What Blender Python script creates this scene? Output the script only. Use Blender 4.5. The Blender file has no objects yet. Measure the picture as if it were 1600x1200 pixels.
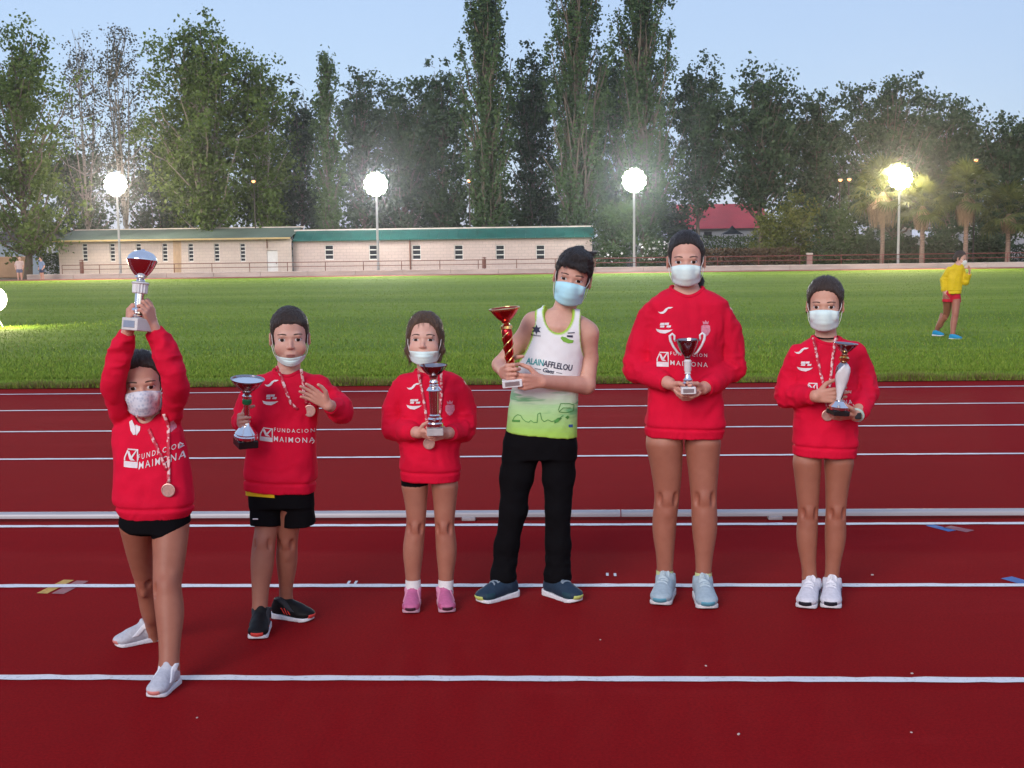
import bpy, bmesh, math, random
import numpy as np
from mathutils import Vector, Matrix, Euler
from mathutils.bvhtree import BVHTree

S = bpy.context.scene
COL = S.collection
R_ = math.radians

# ------------------------------------------------------------------ camera
FPX, CAM_H = 2000.0, 1.54
YAW, PITCH, ROLL = R_(-2.7635), R_(6.4433), R_(-0.7951)

def cam_axes():
    cy, sy, cp, sp = math.cos(YAW), math.sin(YAW), math.cos(PITCH), math.sin(PITCH)
    fw = Vector((sy * cp, cy * cp, -sp)); rt = Vector((cy, -sy, 0)); up = rt.cross(fw)
    cr, sr = math.cos(ROLL), math.sin(ROLL)
    return cr * rt + sr * up, -sr * rt + cr * up, fw

CR, CU, CF = cam_axes()
camd = bpy.data.cameras.new('camera'); cam = bpy.data.objects.new('camera', camd); COL.objects.link(cam)
m = Matrix((CR, CU, -CF)).transposed().to_4x4(); m.translation = Vector((0, 0, CAM_H))
cam.matrix_world = m
camd.sensor_width = 36; camd.lens = 36 * FPX / 1600; camd.clip_end = 2000; camd.clip_start = 0.05
S.camera = cam

# ------------------------------------------------------------------ dusk sky, sun, exposure
SUN_EL, SUN_AZ = R_(7.0), R_(205.0)      # low, behind the camera and a little to the left
SKY_MIX, SKY_TINT = 0.72, (2.45, 3.12, 4.75, 1)     # thin even dusk veil over the clear-sky model
W = bpy.data.worlds.new('World'); S.world = W; W.use_nodes = True
wn = W.node_tree.nodes; wl = W.node_tree.links
bg = wn['Background']; bg.inputs['Strength'].default_value = 0.11
sky = wn.new('ShaderNodeTexSky'); sky.sky_type = 'NISHITA'; sky.sun_disc = False
sky.sun_elevation = SUN_EL; sky.sun_rotation = -SUN_AZ; sky.air_density = 1.0; sky.dust_density = 0.6; sky.ozone_density = 1.6
sky.altitude = 300
smx = wn.new('ShaderNodeMix'); smx.data_type = 'RGBA'; smx.inputs[0].default_value = SKY_MIX
wl.new(sky.outputs[0], smx.inputs[6]); smx.inputs[7].default_value = SKY_TINT
wl.new(smx.outputs[2], bg.inputs['Color'])
sund = bpy.data.lights.new('sun', 'SUN'); sund.energy = 1.25; sund.angle = R_(32); sund.color = (1.0, 0.90, 0.84)
sun = bpy.data.objects.new('sun', sund); COL.objects.link(sun)
sun_el_lamp = R_(26)
sdir = Vector((math.sin(SUN_AZ) * math.cos(sun_el_lamp), math.cos(SUN_AZ) * math.cos(sun_el_lamp), math.sin(sun_el_lamp)))
sun.rotation_euler = sdir.to_track_quat('Z', 'Y').to_euler()
sun.location = (-6, -10, 12)
S.view_settings.view_transform = 'Standard'; S.view_settings.look = 'None'
S.view_settings.exposure = 0.9; S.view_settings.gamma = 1.0; S.view_settings.use_curve_mapping = False
S.render.engine = 'CYCLES'
cy = S.cycles
cy.use_denoising = True
try: cy.denoiser = 'OPENIMAGEDENOISE'
except Exception: pass
cy.max_bounces = 6; cy.diffuse_bounces = 3; cy.glossy_bounces = 3; cy.transmission_bounces = 3; cy.sample_clamp_indirect = 4.0
cy.caustics_reflective = False; cy.caustics_refractive = False

# ------------------------------------------------------------------ helpers
Y_EDGE, Y_FAR, DROP = 13.55, 76.0, 0.55     # the infield falls gently away to the back straight

def gz(y):
    if y <= Y_EDGE: return 0.0
    return -DROP * min(1.0, (y - Y_EDGE) / (Y_FAR - Y_EDGE))

def at(px, py, Y):
    """the point seen at that spot of a 1600x1200 frame, at world depth Y"""
    d = CF * FPX + CR * (px - 800) - CU * (py - 600)
    t = Y / d.y
    return Vector((d.x * t, Y, CAM_H + d.z * t))

def ground(px, py):
    lo, hi = 2.0, 400.0
    for _ in range(60):
        mid = (lo + hi) / 2
        if at(px, py, mid).z > gz(mid): lo = mid
        else: hi = mid
    return at(px, py, lo)

def tag(o, label=None, cat=None, group=None, kind=None):
    if label: o['label'] = label
    if cat: o['category'] = cat
    if group: o['group'] = group
    if kind: o['kind'] = kind
    return o

def link(o, parent=None):
    COL.objects.link(o)
    if parent is not None: o.parent = parent
    return o

def empty(name, loc=(0, 0, 0), rz=0.0):
    o = bpy.data.objects.new(name, None); COL.objects.link(o); o.location = loc; o.rotation_euler = (0, 0, rz)
    o.empty_display_size = 0.1
    return o

def np_mesh(name, V, F, smooth=True):
    """V (n,3) floats, F (m,3|4) ints"""
    V = np.asarray(V, np.float32); F = np.asarray(F, np.int32)
    me = bpy.data.meshes.new(name)
    k = F.shape[1]
    me.vertices.add(len(V)); me.vertices.foreach_set('co', V.ravel())
    me.loops.add(F.size); me.loops.foreach_set('vertex_index', F.ravel())
    me.polygons.add(len(F)); me.polygons.foreach_set('loop_start', np.arange(0, F.size, k, dtype=np.int32))
    me.polygons.foreach_set('use_smooth', np.full(len(F), smooth))
    me.update(calc_edges=True); me.validate()
    return me

class MB:
    """collects pieces of one part"""
    def __init__(s): s.v = []; s.f = []; s.m = []; s.mi = 0
    def add(s, vs, fs):
        o = len(s.v); s.v += [tuple(p) for p in vs]
        for q in fs: s.f.append([i + o for i in q]); s.m.append(s.mi)
        return s
    def box(s, c, d, R=None):
        hx, hy, hz = d[0] / 2, d[1] / 2, d[2] / 2
        vs = [Vector((x, y, z)) for x in (-hx, hx) for y in (-hy, hy) for z in (-hz, hz)]
        if R is not None: vs = [R @ p for p in vs]
        vs = [p + Vector(c) for p in vs]
        return s.add(vs, [(0, 1, 3, 2), (4, 6, 7, 5), (0, 4, 5, 1), (2, 3, 7, 6), (0, 2, 6, 4), (1, 5, 7, 3)])
    def bbox(s, c, d, b, R=None):
        """box with chamfered edges"""
        hx, hy, hz = d[0] / 2, d[1] / 2, d[2] / 2
        lay = []
        for z, i in ((-hz, b), (-hz + b, 0), (hz - b, 0), (hz, b)):
            x, y = hx - i, hy - i
            cc = b if not i else b * .6
            lay.append([(x - cc, -y, z), (x, -y + cc, z), (x, y - cc, z), (x - cc, y, z), (-x + cc, y, z), (-x, y - cc, z), (-x, -y + cc, z), (-x + cc, -y, z)])
        vs = [Vector(p) for l in lay for p in l]
        if R is not None: vs = [R @ p for p in vs]
        vs = [p + Vector(c) for p in vs]
        fs = [tuple(range(7, -1, -1)), tuple(range(24, 32))]
        for k in range(3):
            for j in range(8):
                fs.append((k * 8 + j, k * 8 + (j + 1) % 8, k * 8 + 8 + (j + 1) % 8, k * 8 + 8 + j))
        return s.add(vs, fs)
    def tube(s, pts, r, seg=8, cap=True):
        pts = [Vector(p) for p in pts]
        if not hasattr(r, '__len__'): r = [r] * len(pts)
        rings = []; n0 = None
        for i, p in enumerate(pts):
            t = (pts[min(i + 1, len(pts) - 1)] - pts[max(i - 1, 0)])
            if t.length < 1e-9: t = Vector((0, 0, 1))
            t.normalize()
            if n0 is None:
                n0 = t.cross(Vector((0, 0, 1)) if abs(t.z) < .9 else Vector((1, 0, 0))).normalized()
            n0 = (n0 - t * n0.dot(t)).normalized(); b0 = t.cross(n0)
            rings.append([p + (n0 * math.cos(2 * math.pi * k / seg) + b0 * math.sin(2 * math.pi * k / seg)) * r[i] for k in range(seg)])
        vs = [q for rg in rings for q in rg]; fs = []
        for i in range(len(rings) - 1):
            for k in range(seg):
                fs.append((i * seg + k, i * seg + (k + 1) % seg, (i + 1) * seg + (k + 1) % seg, (i + 1) * seg + k))
        if cap:
            fs.append(tuple(range(seg - 1, -1, -1))); fs.append(tuple((len(rings) - 1) * seg + k for k in range(seg)))
        return s.add(vs, fs)
    def lathe(s, prof, seg=32, c=(0, 0, 0)):
        vs = []; fs = []; c = Vector(c)
        for r, z in prof:
            for k in range(seg):
                a = 2 * math.pi * k / seg
                vs.append(c + Vector((r * math.cos(a), r * math.sin(a), z)))
        for i in range(len(prof) - 1):
            for k in range(seg):
                fs.append((i * seg + k, i * seg + (k + 1) % seg, (i + 1) * seg + (k + 1) % seg, (i + 1) * seg + k))
        fs.append(tuple(range(seg - 1, -1, -1))); fs.append(tuple((len(prof) - 1) * seg + k for k in range(seg)))
        return s.add(vs, fs)
    def prism(s, outline, h, M=None):
        """closed outline (x, y) extruded to h along z, then M"""
        n = len(outline)
        vs = [Vector((x, y, 0)) for x, y in outline] + [Vector((x, y, h)) for x, y in outline]
        if M is not None: vs = [M @ p for p in vs]
        fs = [tuple(range(n - 1, -1, -1)), tuple(range(n, 2 * n))]
        for k in range(n): fs.append((k, (k + 1) % n, n + (k + 1) % n, n + k))
        return s.add(vs, fs)
    def build(s, name, mat, parent=None, smooth=False, loc=None, bevel=0):
        me = bpy.data.meshes.new(name); me.from_pydata(s.v, [], s.f)
        if smooth: me.polygons.foreach_set('use_smooth', [True] * len(me.polygons))
        mats = mat if isinstance(mat, (list, tuple)) else [mat]
        for x in mats: me.materials.append(x)
        if len(mats) > 1: me.polygons.foreach_set('material_index', s.m)
        me.update()
        o = bpy.data.objects.new(name, me); link(o, parent)
        if loc is not None: o.location = loc
        if smooth == 'auto':
            me.polygons.foreach_set('use_smooth', [True] * len(me.polygons))
            bm_ = o.modifiers.new('edge', 'EDGE_SPLIT'); bm_.split_angle = R_(38)
        if bevel:
            b = o.modifiers.new('bevel', 'BEVEL'); b.width = bevel; b.segments = 2; b.limit_method = 'ANGLE'
        return o

# ------------------------------------------------------------------ materials
def nodes(name):
    m = bpy.data.materials.new(name); m.use_nodes = True
    nt = m.node_tree; return m, nt, nt.nodes['Principled BSDF']

def ramp(nt, src, stops):
    r = nt.nodes.new('ShaderNodeValToRGB'); cr = r.color_ramp
    while len(cr.elements) < len(stops): cr.elements.new(0.5)
    for e, (p, c) in zip(cr.elements, stops): e.position = p; e.color = (*c, 1)
    nt.links.new(src, r.inputs[0]); return r.outputs[0]

def noise(nt, scale, detail=4, rough=.55, vec=None, stretch=None, coord='Object'):
    n = nt.nodes.new('ShaderNodeTexNoise'); n.inputs['Scale'].default_value = scale; n.inputs['Detail'].default_value = detail
    n.inputs['Roughness'].default_value = rough
    tc = nt.nodes.new('ShaderNodeTexCoord'); src = tc.outputs[coord]
    if stretch:
        mp = nt.nodes.new('ShaderNodeMapping'); mp.inputs['Scale'].default_value = stretch
        nt.links.new(src, mp.inputs[0]); src = mp.outputs[0]
    nt.links.new(src, n.inputs['Vector']); return n.outputs[0]

def mix(nt, fac, a, b, mode='MIX'):
    x = nt.nodes.new('ShaderNodeMix'); x.data_type = 'RGBA'; x.blend_type = mode
    def put(i, v):
        if isinstance(v, (int, float)): x.inputs[i].default_value = v
        elif isinstance(v, tuple): x.inputs[i].default_value = (*v, 1)
        else: nt.links.new(v, x.inputs[i])
    put(0, fac); put(6, a); put(7, b)
    return x.outputs[2]

def bump(nt, bs, h, strength=.3, dist=.01):
    b = nt.nodes.new('ShaderNodeBump'); b.inputs['Strength'].default_value = strength; b.inputs['Distance'].default_value = dist
    nt.links.new(h, b.inputs['Height']); nt.links.new(b.outputs[0], bs.inputs['Normal'])

def simple(name, c, rough=.6, metal=0, var=.12, scale=20, spec=.5, bmp=0, bscale=None, coord='Object', stretch=None, dist=.004):
    m, nt, bs = nodes(name)
    bs.inputs['Roughness'].default_value = rough; bs.inputs['Metallic'].default_value = metal
    bs.inputs['Specular IOR Level'].default_value = spec
    n = noise(nt, scale, coord=coord, stretch=stretch)
    lo = tuple(x * (1 - var) for x in c); hi = tuple(min(1, x * (1 + var)) for x in c)
    nt.links.new(ramp(nt, n, [(.3, lo), (.7, hi)]), bs.inputs['Base Color'])
    if bmp: bump(nt, bs, noise(nt, bscale or scale * 4, coord=coord), bmp, dist)
    return m

def emissive(name, c, strength):
    m, nt, bs = nodes(name)
    bs.inputs['Base Color'].default_value = (.8, .8, .8, 1)
    bs.inputs['Emission Color'].default_value = (*c, 1); bs.inputs['Emission Strength'].default_value = strength
    return m

def text_outline(s, shear=0.0, spacing=1.0, bold=.022):
    cu = bpy.data.curves.new('t', 'FONT'); cu.body = s; cu.size = 1; cu.shear = shear; cu.space_character = spacing; cu.resolution_u = 2; cu.offset = bold
    o = bpy.data.objects.new('t', cu); COL.objects.link(o)
    dg = bpy.context.evaluated_depsgraph_get(); me = bpy.data.meshes.new_from_object(o.evaluated_get(dg))
    V = [tuple(v.co[:2]) for v in me.vertices]; F = [tuple(p.vertices) for p in me.polygons]
    bpy.data.objects.remove(o); bpy.data.curves.remove(cu); bpy.data.meshes.remove(me)
    return V, F
TXT = {k: text_outline(k, *a) for k, a in dict(FUNDACION=(0, 1.5, .004), MAIMONA=(0, 1.35, .004), ALAIN=(.25, 1.0), AFFLELOU=(.25, 1.0), Gaes=(.35, .9), ZAFRA=(0, 1.1), luanvi=(0, 1.1)).items()}
# ================================================================== SETTING
def mat_track():
    m, nt, bs = nodes('red_track_rubber')
    big = noise(nt, .35, 5, .6); mid = noise(nt, 9, 4, .6); fine = noise(nt, 420, 2, .7); grit = noise(nt, 1500, 1, .5)
    c = ramp(nt, big, [(.3, (.245, .0040, .0062)), (.7, (.300, .0060, .0085))])
    gr = noise(nt, 95, 3, .7); sc_ = noise(nt, 1.0, 5, .7, stretch=(.5, 2.2, 1))
    c = mix(nt, ramp(nt, gr, [(.36, (.75, .75, .75)), (.56, (0, 0, 0))]), c, (.165, .0030, .0055))
    c = mix(nt, ramp(nt, gr, [(.58, (0, 0, 0)), (.72, (.55, .55, .55))]), c, (.33, .0085, .0135))
    c = mix(nt, ramp(nt, sc_, [(.56, (0, 0, 0)), (.74, (.32, .32, .32))]), c, (.34, .020, .026))
    c = mix(nt, ramp(nt, mid, [(.35, (0, 0, 0)), (.75, (.35, .35, .35))]), c, (.20, .0042, .0075))
    c = mix(nt, ramp(nt, fine, [(.38, (.55, .55, .55)), (.52, (0, 0, 0))]), c, (.14, .003, .005))
    c = mix(nt, ramp(nt, fine, [(.60, (0, 0, 0)), (.75, (.4, .4, .4))]), c, (.35, .018, .024))
    nt.links.new(c, bs.inputs['Base Color'])
    bs.inputs['Roughness'].default_value = .98; bs.inputs['Specular IOR Level'].default_value = .02
    bs.inputs['Sheen Weight'].default_value = .022; bs.inputs['Sheen Roughness'].default_value = .35; bs.inputs['Sheen Tint'].default_value = (1, .66, .70, 1)
    bump(nt, bs, fine, .35, .004)
    return m

def mat_line():
    m, nt, bs = nodes('white_line_paint')
    n = noise(nt, 60, 5, .65); n2 = noise(nt, 420, 2, .7)
    c = ramp(nt, n, [(.30, (.42, .40, .42)), (.45, (.70, .70, .73))])
    c = mix(nt, ramp(nt, n2, [(.30, (.5, .5, .5)), (.42, (0, 0, 0))]), c, (.50, .38, .40))
    nt.links.new(c, bs.inputs['Base Color']); bs.inputs['Roughness'].default_value = .6
    bump(nt, bs, n2, .3, .003)
    return m

def mat_grass_sheet():
    m, nt, bs = nodes('mown_grass')
    a = noise(nt, 1.0, 4, .6, stretch=(.012, .22, 1)); b = noise(nt, 1.0, 5, .65, stretch=(.25, .9, 1)); f = noise(nt, 30, 3, .7)
    c = ramp(nt, a, [(.36, (.105, .185, .018)), (.5, (.165, .265, .028)), (.62, (.245, .325, .045))])
    c = mix(nt, ramp(nt, b, [(.35, (.7, .7, .7)), (.6, (0, 0, 0))]), c, (.120, .200, .020))
    c = mix(nt, ramp(nt, f, [(.4, (.6, .6, .6)), (.6, (0, 0, 0))]), c, (.100, .165, .018))
    nt.links.new(c, bs.inputs['Base Color']); bs.inputs['Roughness'].default_value = .9; bs.inputs['Specular IOR Level'].default_value = .06
    bump(nt, bs, f, .8, .03)
    return m

M_TRACK, M_LINE, M_GRASS = mat_track(), mat_line(), mat_grass_sheet()

def sheet(name, mat, x0, x1, ys, dz, nx=1):
    V = []; F = []
    xs = [x0 + (x1 - x0) * i / nx for i in range(nx + 1)]
    for y in ys:
        for x in xs: V.append((x, y, gz(y) + dz))
    k = nx + 1
    for j in range(len(ys) - 1):
        for i in range(nx): F.append((j * k + i, j * k + i + 1, (j + 1) * k + i + 1, (j + 1) * k + i))
    o = bpy.data.objects.new(name, np_mesh(name, V, F, False)); o.data.materials.append(mat); link(o)
    return o

M_EARTH = simple('dry_earth', (.14, .115, .075), .95, var=.3, scale=.6)
tag(sheet('ground', M_EARTH, -700, 700, [-400, 0, Y_EDGE, Y_FAR, 110, 900], -.03), kind='structure')
track = tag(sheet('running_track', M_TRACK, -60, 60, [-14, 0, Y_EDGE], 0.0), kind='structure')
field = tag(sheet('grass_field', M_GRASS, -110, 110, [Y_EDGE - .02] + list(np.linspace(16, 76.2, 16)), 0.012), kind='structure')
back_track = tag(sheet('back_track', simple('faded_red_track', (.26, .075, .055), .8, var=.2, scale=1.5), -110, 110, [76.0, 78.6], .02), kind='structure')

# painted lane lines
rng = np.random.default_rng(5)
def lane_line(y, w, z=.004, x0=-40, x1=40):
    """a line whose painted edges wander a little, as sprayed on rubber crumb"""
    xs = np.arange(x0, x1, .06); n = len(xs)
    e0 = rng.normal(0, .0022, n); e1 = rng.normal(0, .0022, n)
    V = np.zeros((2 * n, 3)); V[:n, 0] = xs; V[n:, 0] = xs; V[:n, 1] = y - w / 2 + e0; V[n:, 1] = y + w / 2 + e1; V[:, 2] = z
    i = np.arange(n - 1); F = np.stack([i, i + 1, n + i + 1, n + i], 1)
    o = bpy.data.objects.new('lane_line', np_mesh('lane_line', V, F, False)); o.data.materials.append(M_LINE); link(o, track)
    return o
for y in (4.358, 5.578, 6.800, 9.000, 10.362, 11.714, 13.027): lane_line(y, .05)

def tick(name, px, py, w, l, ang, mat):
    g = ground(px, py); mb = MB()
    R = Matrix.Rotation(ang, 3, 'Z')
    mb.add([g + R @ Vector((x, y, 0)) + Vector((0, 0, .0022)) for x, y in ((-w / 2, -l / 2), (w / 2, -l / 2), (w / 2, l / 2), (-w / 2, l / 2))], [(0, 1, 2, 3)])
    return mb.build(name, mat, track)
M_YEL = simple('yellow_mark_paint', (.50, .27, .03), .6, var=.25, scale=60)
M_BLU = simple('blue_mark_paint', (.03, .11, .34), .6, var=.25, scale=60)
M_PNK = simple('worn_pink_paint', (.27, .075, .085), .6, var=.25, scale=60)
tick('lane_mark', 87, 917, .052, .23, R_(-8), M_YEL); tick('lane_mark', 110, 918, .06, .22, R_(-8), M_PNK)
tick('lane_mark', 1470, 825.5, .055, .16, R_(30), M_BLU); tick('lane_mark', 1498, 827, .07, .14, R_(40), M_PNK)
tick('lane_mark', 1592, 908.5, .07, .14, R_(30), M_BLU)
for p in ((545, 910.5), (556, 910.5), (949, 898), (961, 898.5)): tick('lane_mark', p[0], p[1], .012, .05, 0, M_LINE)
M_BIT = simple('pale_grit', (.55, .45, .42), .8)
for k, (px, py, s) in enumerate(((1363, 899, .012), (1154, 1148, .010), (1103, 1041, .008), (1425, 1053, .009), (308, 1122, .007), (1424, 1145, .007), (938, 1000, .006))):
    mb = MB(); mb.bbox(ground(px, py) + Vector((0, 0, s * .22)), (s, s * .7, s * .45), s * .1, Matrix.Rotation(k * 1.1, 3, 'Z'))
    tag(mb.build('pebble', M_BIT), ['pale pebble on the track right of the white sneakers', 'tiny white pebble on the near lane of the track below the tall girl',
        'pale fleck lying just above the front white line', 'light fleck just above the front white line at right', 'pale fleck on the near lane right of the front foot',
        'faint speck at far lower right of the near lane', 'small speck in the middle lane between pale blue and navy sneakers'][k], 'pebble', 'grit scattered on the track')

# aluminium kerb rail on small feet
M_ALU = simple('brushed_aluminium', (.40, .39, .41), .5, metal=.35, var=.12, scale=6, stretch=(.3, 6, 6), bmp=.1, bscale=40)
M_ALUD = simple('dull_aluminium', (.40, .36, .37), .55, metal=.3, var=.15, scale=20)
kerb = tag(empty('kerb_rail', (0, 7.0, 0)), 'low silver aluminium kerb rail running across the track', 'kerb rail')
YR = 6.945
joints = [at(970 + k * 1490, 808, YR).x for k in range(-5, 6)]
for a, b in zip(joints[:-1], joints[1:]):
    mb = MB(); prof = []
    for t in range(9):
        an = math.pi * t / 8; prof.append((-.028 * math.cos(an), .036 + .016 * math.sin(an)))
    prof = [(-.028, .020)] + prof + [(.028, .020)]
    n = len(prof)
    vs = [(x, y, z) for x in (a + .003, b - .003) for y, z in prof]
    mb.add(vs, [(i, (i + 1) % n, n + (i + 1) % n, n + i) for i in range(n)] + [tuple(range(n)), tuple(range(2 * n - 1, n - 1, -1))])
    o = mb.build('rail_length', M_ALU, kerb, smooth='auto'); o.location = (0, YR - 7.0, 0)
k0 = at(733, 815, YR).x; dk = at(1210, 815, YR).x - k0
for k in range(-9, 11):
    mb = MB(); mb.bbox((k0 + k * dk, YR - 7.0 - .012, .0102), (.075, .055, .0196), .003)
    mb.build('rail_foot', M_ALUD, kerb)

# grass blades: dense near the front edge, thinning away
def blades():
    n1, n2, n3 = 60000, 50000, 150000
    r = np.random.default_rng(3)
    def field_pts(n, ya, yb, p):
        y = ya + (yb - ya) * r.random(n) ** p
        x = (r.random(n) - .5) * 2 * (y * .47 + .8) - y * .048
        return x, y
    xa, ya = field_pts(n1, Y_EDGE - .03, Y_EDGE + .28, 1.3); ha = r.uniform(.03, .085, n1)
    xb, yb = field_pts(n2, Y_EDGE + .2, 17.5, 1.5); hb = r.uniform(.022, .05, n2)
    xc, yc = field_pts(n3, 14.5, 74, 2.6); hc = r.uniform(.022, .05, n3)
    x = np.concatenate([xa, xb, xc]); y = np.concatenate([ya, yb, yc]); h = np.concatenate([ha, hb, hc])
    # uneven tufts along the border
    h[:n1] *= .55 + .75 * (np.sin(x[:n1] * 2.1) * .5 + .5) * (np.sin(x[:n1] * 7.3 + 1) * .35 + .65)
    n = len(x); z = np.where(y > Y_EDGE, -DROP * (y - Y_EDGE) / (Y_FAR - Y_EDGE), 0) + .008
    a = r.random(n) * np.pi * 2; w = r.uniform(.0025, .006, n) * np.where(np.arange(n) >= n1 + n2, 1.8, 1.1)
    lx = r.normal(0, .4, n) * h; ly = r.normal(-.1, .4, n) * h
    V = np.zeros((n, 3, 3)); V[:, 0] = np.stack([x - np.cos(a) * w, y - np.sin(a) * w, z], 1); V[:, 1] = np.stack([x + np.cos(a) * w, y + np.sin(a) * w, z], 1)
    V[:, 2] = np.stack([x + lx, y + ly, z + h], 1)
    me = np_mesh('grass', V.reshape(-1, 3), np.arange(n * 3).reshape(-1, 3), False)
    t = me.attributes.new('tone', 'FLOAT', 'FACE'); tone = r.random(n).astype(np.float32)
    tone[:n1] = np.where(r.random(n1) < .45, 1.4, tone[:n1]); t.data.foreach_set('value', tone)
    mt, nt, bs = nodes('grass_blade')
    at_ = nt.nodes.new('ShaderNodeAttribute'); at_.attribute_name = 'tone'
    nt.links.new(ramp(nt, at_.outputs['Fac'], [(0, (.110, .180, .018)), (.6, (.190, .300, .034)), (.93, (.26, .33, .05)), (1, (.17, .13, .055))]), bs.inputs['Base Color'])
    bs.inputs['Roughness'].default_value = .8; bs.inputs['Specular IOR Level'].default_value = .2
    me.materials.append(mt)
    tag(link(bpy.data.objects.new('grass', me)), 'short mown grass blades covering the infield', 'grass', kind='stuff')
blades()

# ================================================================== far side: wall, railing, buildings
YW = 78.6
def X(px, Y, py=400): return at(px, py, Y).x
def Zp(px, py, Y): return at(px, py, Y).z
GF = gz(100)
M_CONC = simple('weathered_concrete', (.52, .44, .38), .85, var=.22, scale=.8, stretch=(.6, 1, 3), bmp=.2, bscale=12)
M_CAP = simple('pale_concrete_cap', (.60, .52, .45), .85, var=.15, scale=2)
wall_top = Zp(600, 422, YW)
lw = tag(empty('low_wall', (0, YW, GF)), 'low pale concrete wall along the far side of the field', 'wall')
xa, xb = X(40, YW), X(1700, YW)
nseg = 22
for i in range(nseg):
    a = xa + (xb - xa) * i / nseg; b = xa + (xb - xa) * (i + 1) / nseg
    mb = MB(); mb.box(((a + b) / 2, .12, (wall_top - GF) / 2 - .03), (b - a - .02, .24, wall_top - GF - .06)); mb.build('wall_panel', M_CONC, lw)
    mb = MB(); mb.bbox(((a + b) / 2, .12, wall_top - GF - .03), (b - a - .012, .28, .06), .01); mb.build('coping', M_CAP, lw)

M_RAIL_B = simple('brown_rail_paint', (.20, .085, .055), .55, var=.2, scale=3)
M_RAIL_R = simple('red_rail_paint', (.22, .055, .045), .5, var=.25, scale=3)
YRL = YW + .12
def railing(x0, x1, mat, label):
    h = Zp(600, 408, YRL) - wall_top
    r = tag(empty('railing', (x0, YRL, wall_top)), label, 'railing', 'railings on the far wall')
    L = x1 - x0; n = max(1, round(L / 2.42))
    mb = MB(); mb.tube([(0, 0, h), (L, 0, h)], .024, 8); mb.build('top_rail', mat, r, smooth='auto')
    mb = MB(); mb.tube([(0, 0, h * .50), (L, 0, h * .50)], .02, 8); mb.build('middle_rail', mat, r, smooth='auto')
    pm = MB(); pm.tube([(0, 0, -.02), (0, 0, h - .02)], .024, 8); me = None
    for i in range(n + 1):
        if me is None: o = pm.build('post', mat, r, smooth='auto'); me = o.data
        else: o = link(bpy.data.objects.new('post', me), r)
        o.location = (L * i / n, 0, 0)
railing(X(96, YRL), X(928, YRL), M_RAIL_B, 'thin brown tube railing in front of the long pale building')
railing(X(930, YRL), X(1640, YRL), M_RAIL_R, 'red tube railing in front of the palms and bushes')

# ---- long pale building
def mat_blocks(name, c1, c2, mort, sx=1.0, stain=None):
    m, nt, bs = nodes(name)
    tc = nt.nodes.new('ShaderNodeTexCoord'); mp = nt.nodes.new('ShaderNodeMapping'); mp.inputs['Rotation'].default_value = (R_(90), 0, 0)
    nt.links.new(tc.outputs['Object'], mp.inputs[0])
    b = nt.nodes.new('ShaderNodeTexBrick'); nt.links.new(mp.outputs[0], b.inputs['Vector'])
    b.inputs['Scale'].default_value = 1; b.inputs['Brick Width'].default_value = .42; b.inputs['Row Height'].default_value = .2
    b.inputs['Mortar Size'].default_value = .012; b.inputs['Color1'].default_value = (*c1, 1); b.inputs['Color2'].default_value = (*c2, 1); b.inputs['Mortar'].default_value = (*mort, 1)
    n = noise(nt, .9, 6, .65)
    c = mix(nt, ramp(nt, n, [(.35, (0, 0, 0)), (.75, (.5, .5, .5))]), b.outputs[0], tuple(x * .72 for x in c1))
    nt.links.new(c, bs.inputs['Base Color']); bs.inputs['Roughness'].default_value = .8
    return m
M_BLOCK = mat_blocks('pale_pink_blockwork', (.62, .49, .43), (.58, .46, .41), (.44, .35, .31))
M_BLOCK2 = mat_blocks('cream_blockwork', (.64, .53, .45), (.61, .50, .43), (.50, .41, .36))
M_GREEN = simple('dark_green_metal', (.016, .105, .085), .45, var=.25, scale=1.2, stretch=(1, 1, .3))
M_ROOFL = simple('faded_green_roof', (.11, .15, .12), .6, var=.35, scale=.25, stretch=(1, 1, 1))
M_GUT = simple('ochre_gutter', (.50, .36, .16), .55, var=.15, scale=1)
M_DARKG = simple('dark_window_glass', (.035, .035, .045), .15, var=.2, scale=2)
M_WHITE = simple('white_frame_paint', (.72, .70, .66), .5, var=.06, scale=4)
M_ORANGE = simple('pale_orange', (.52, .36, .23), .9, var=.3, scale=2, stretch=(1, 1, .3))

YB1, YB2 = 82.0, 82.6
bx0, bx1, bx2 = X(92, YB1), X(455, YB1), X(925, YB2)
eave = Zp(300, 375.5, YB1)
eave2 = Zp(700, 374, YB2)
B = tag(empty('sports_building', (bx0, YB1, GF)), 'long low pale pink brick building with green roof behind the field', 'building')
def wall_with_holes(name, x0, x1, z0, z1, holes, y, mat, parent, depth=.22):
    """front wall as blocks around openings; holes = (xa, xb, za, zb)"""
    mb = MB(); xs = sorted(set([x0, x1] + [h[0] for h in holes] + [h[1] for h in holes]))
    for a, b in zip(xs[:-1], xs[1:]):
        hs = [h for h in holes if h[0] <= a + 1e-6 and h[1] >= b - 1e-6]
        if hs:
            h = hs[0]
            if h[2] > z0: mb.box(((a + b) / 2, y + depth / 2, (z0 + h[2]) / 2), (b - a, depth, h[2] - z0))
            if h[3] < z1: mb.box(((a + b) / 2, y + depth / 2, (h[3] + z1) / 2), (b - a, depth, z1 - h[3]))
        else: mb.box(((a + b) / 2, y + depth / 2, (z0 + z1) / 2), (b - a, depth, z1 - z0))
    return mb.build(name, mat, parent)
loc = lambda x: x - bx0
zl = lambda z: z - GF
h1 = []
for cx in (133, 176, 217, 258, 298.5, 339, 379.5):
    h1.append((loc(X(cx - 4.2, YB1)), loc(X(cx + 4.2, YB1)), zl(Zp(cx, 409, YB1)), zl(Zp(cx, 380, YB1))))
door = (loc(X(417, YB1)), loc(X(434, YB1)), 0.02, zl(Zp(425, 391, YB1)))
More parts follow.
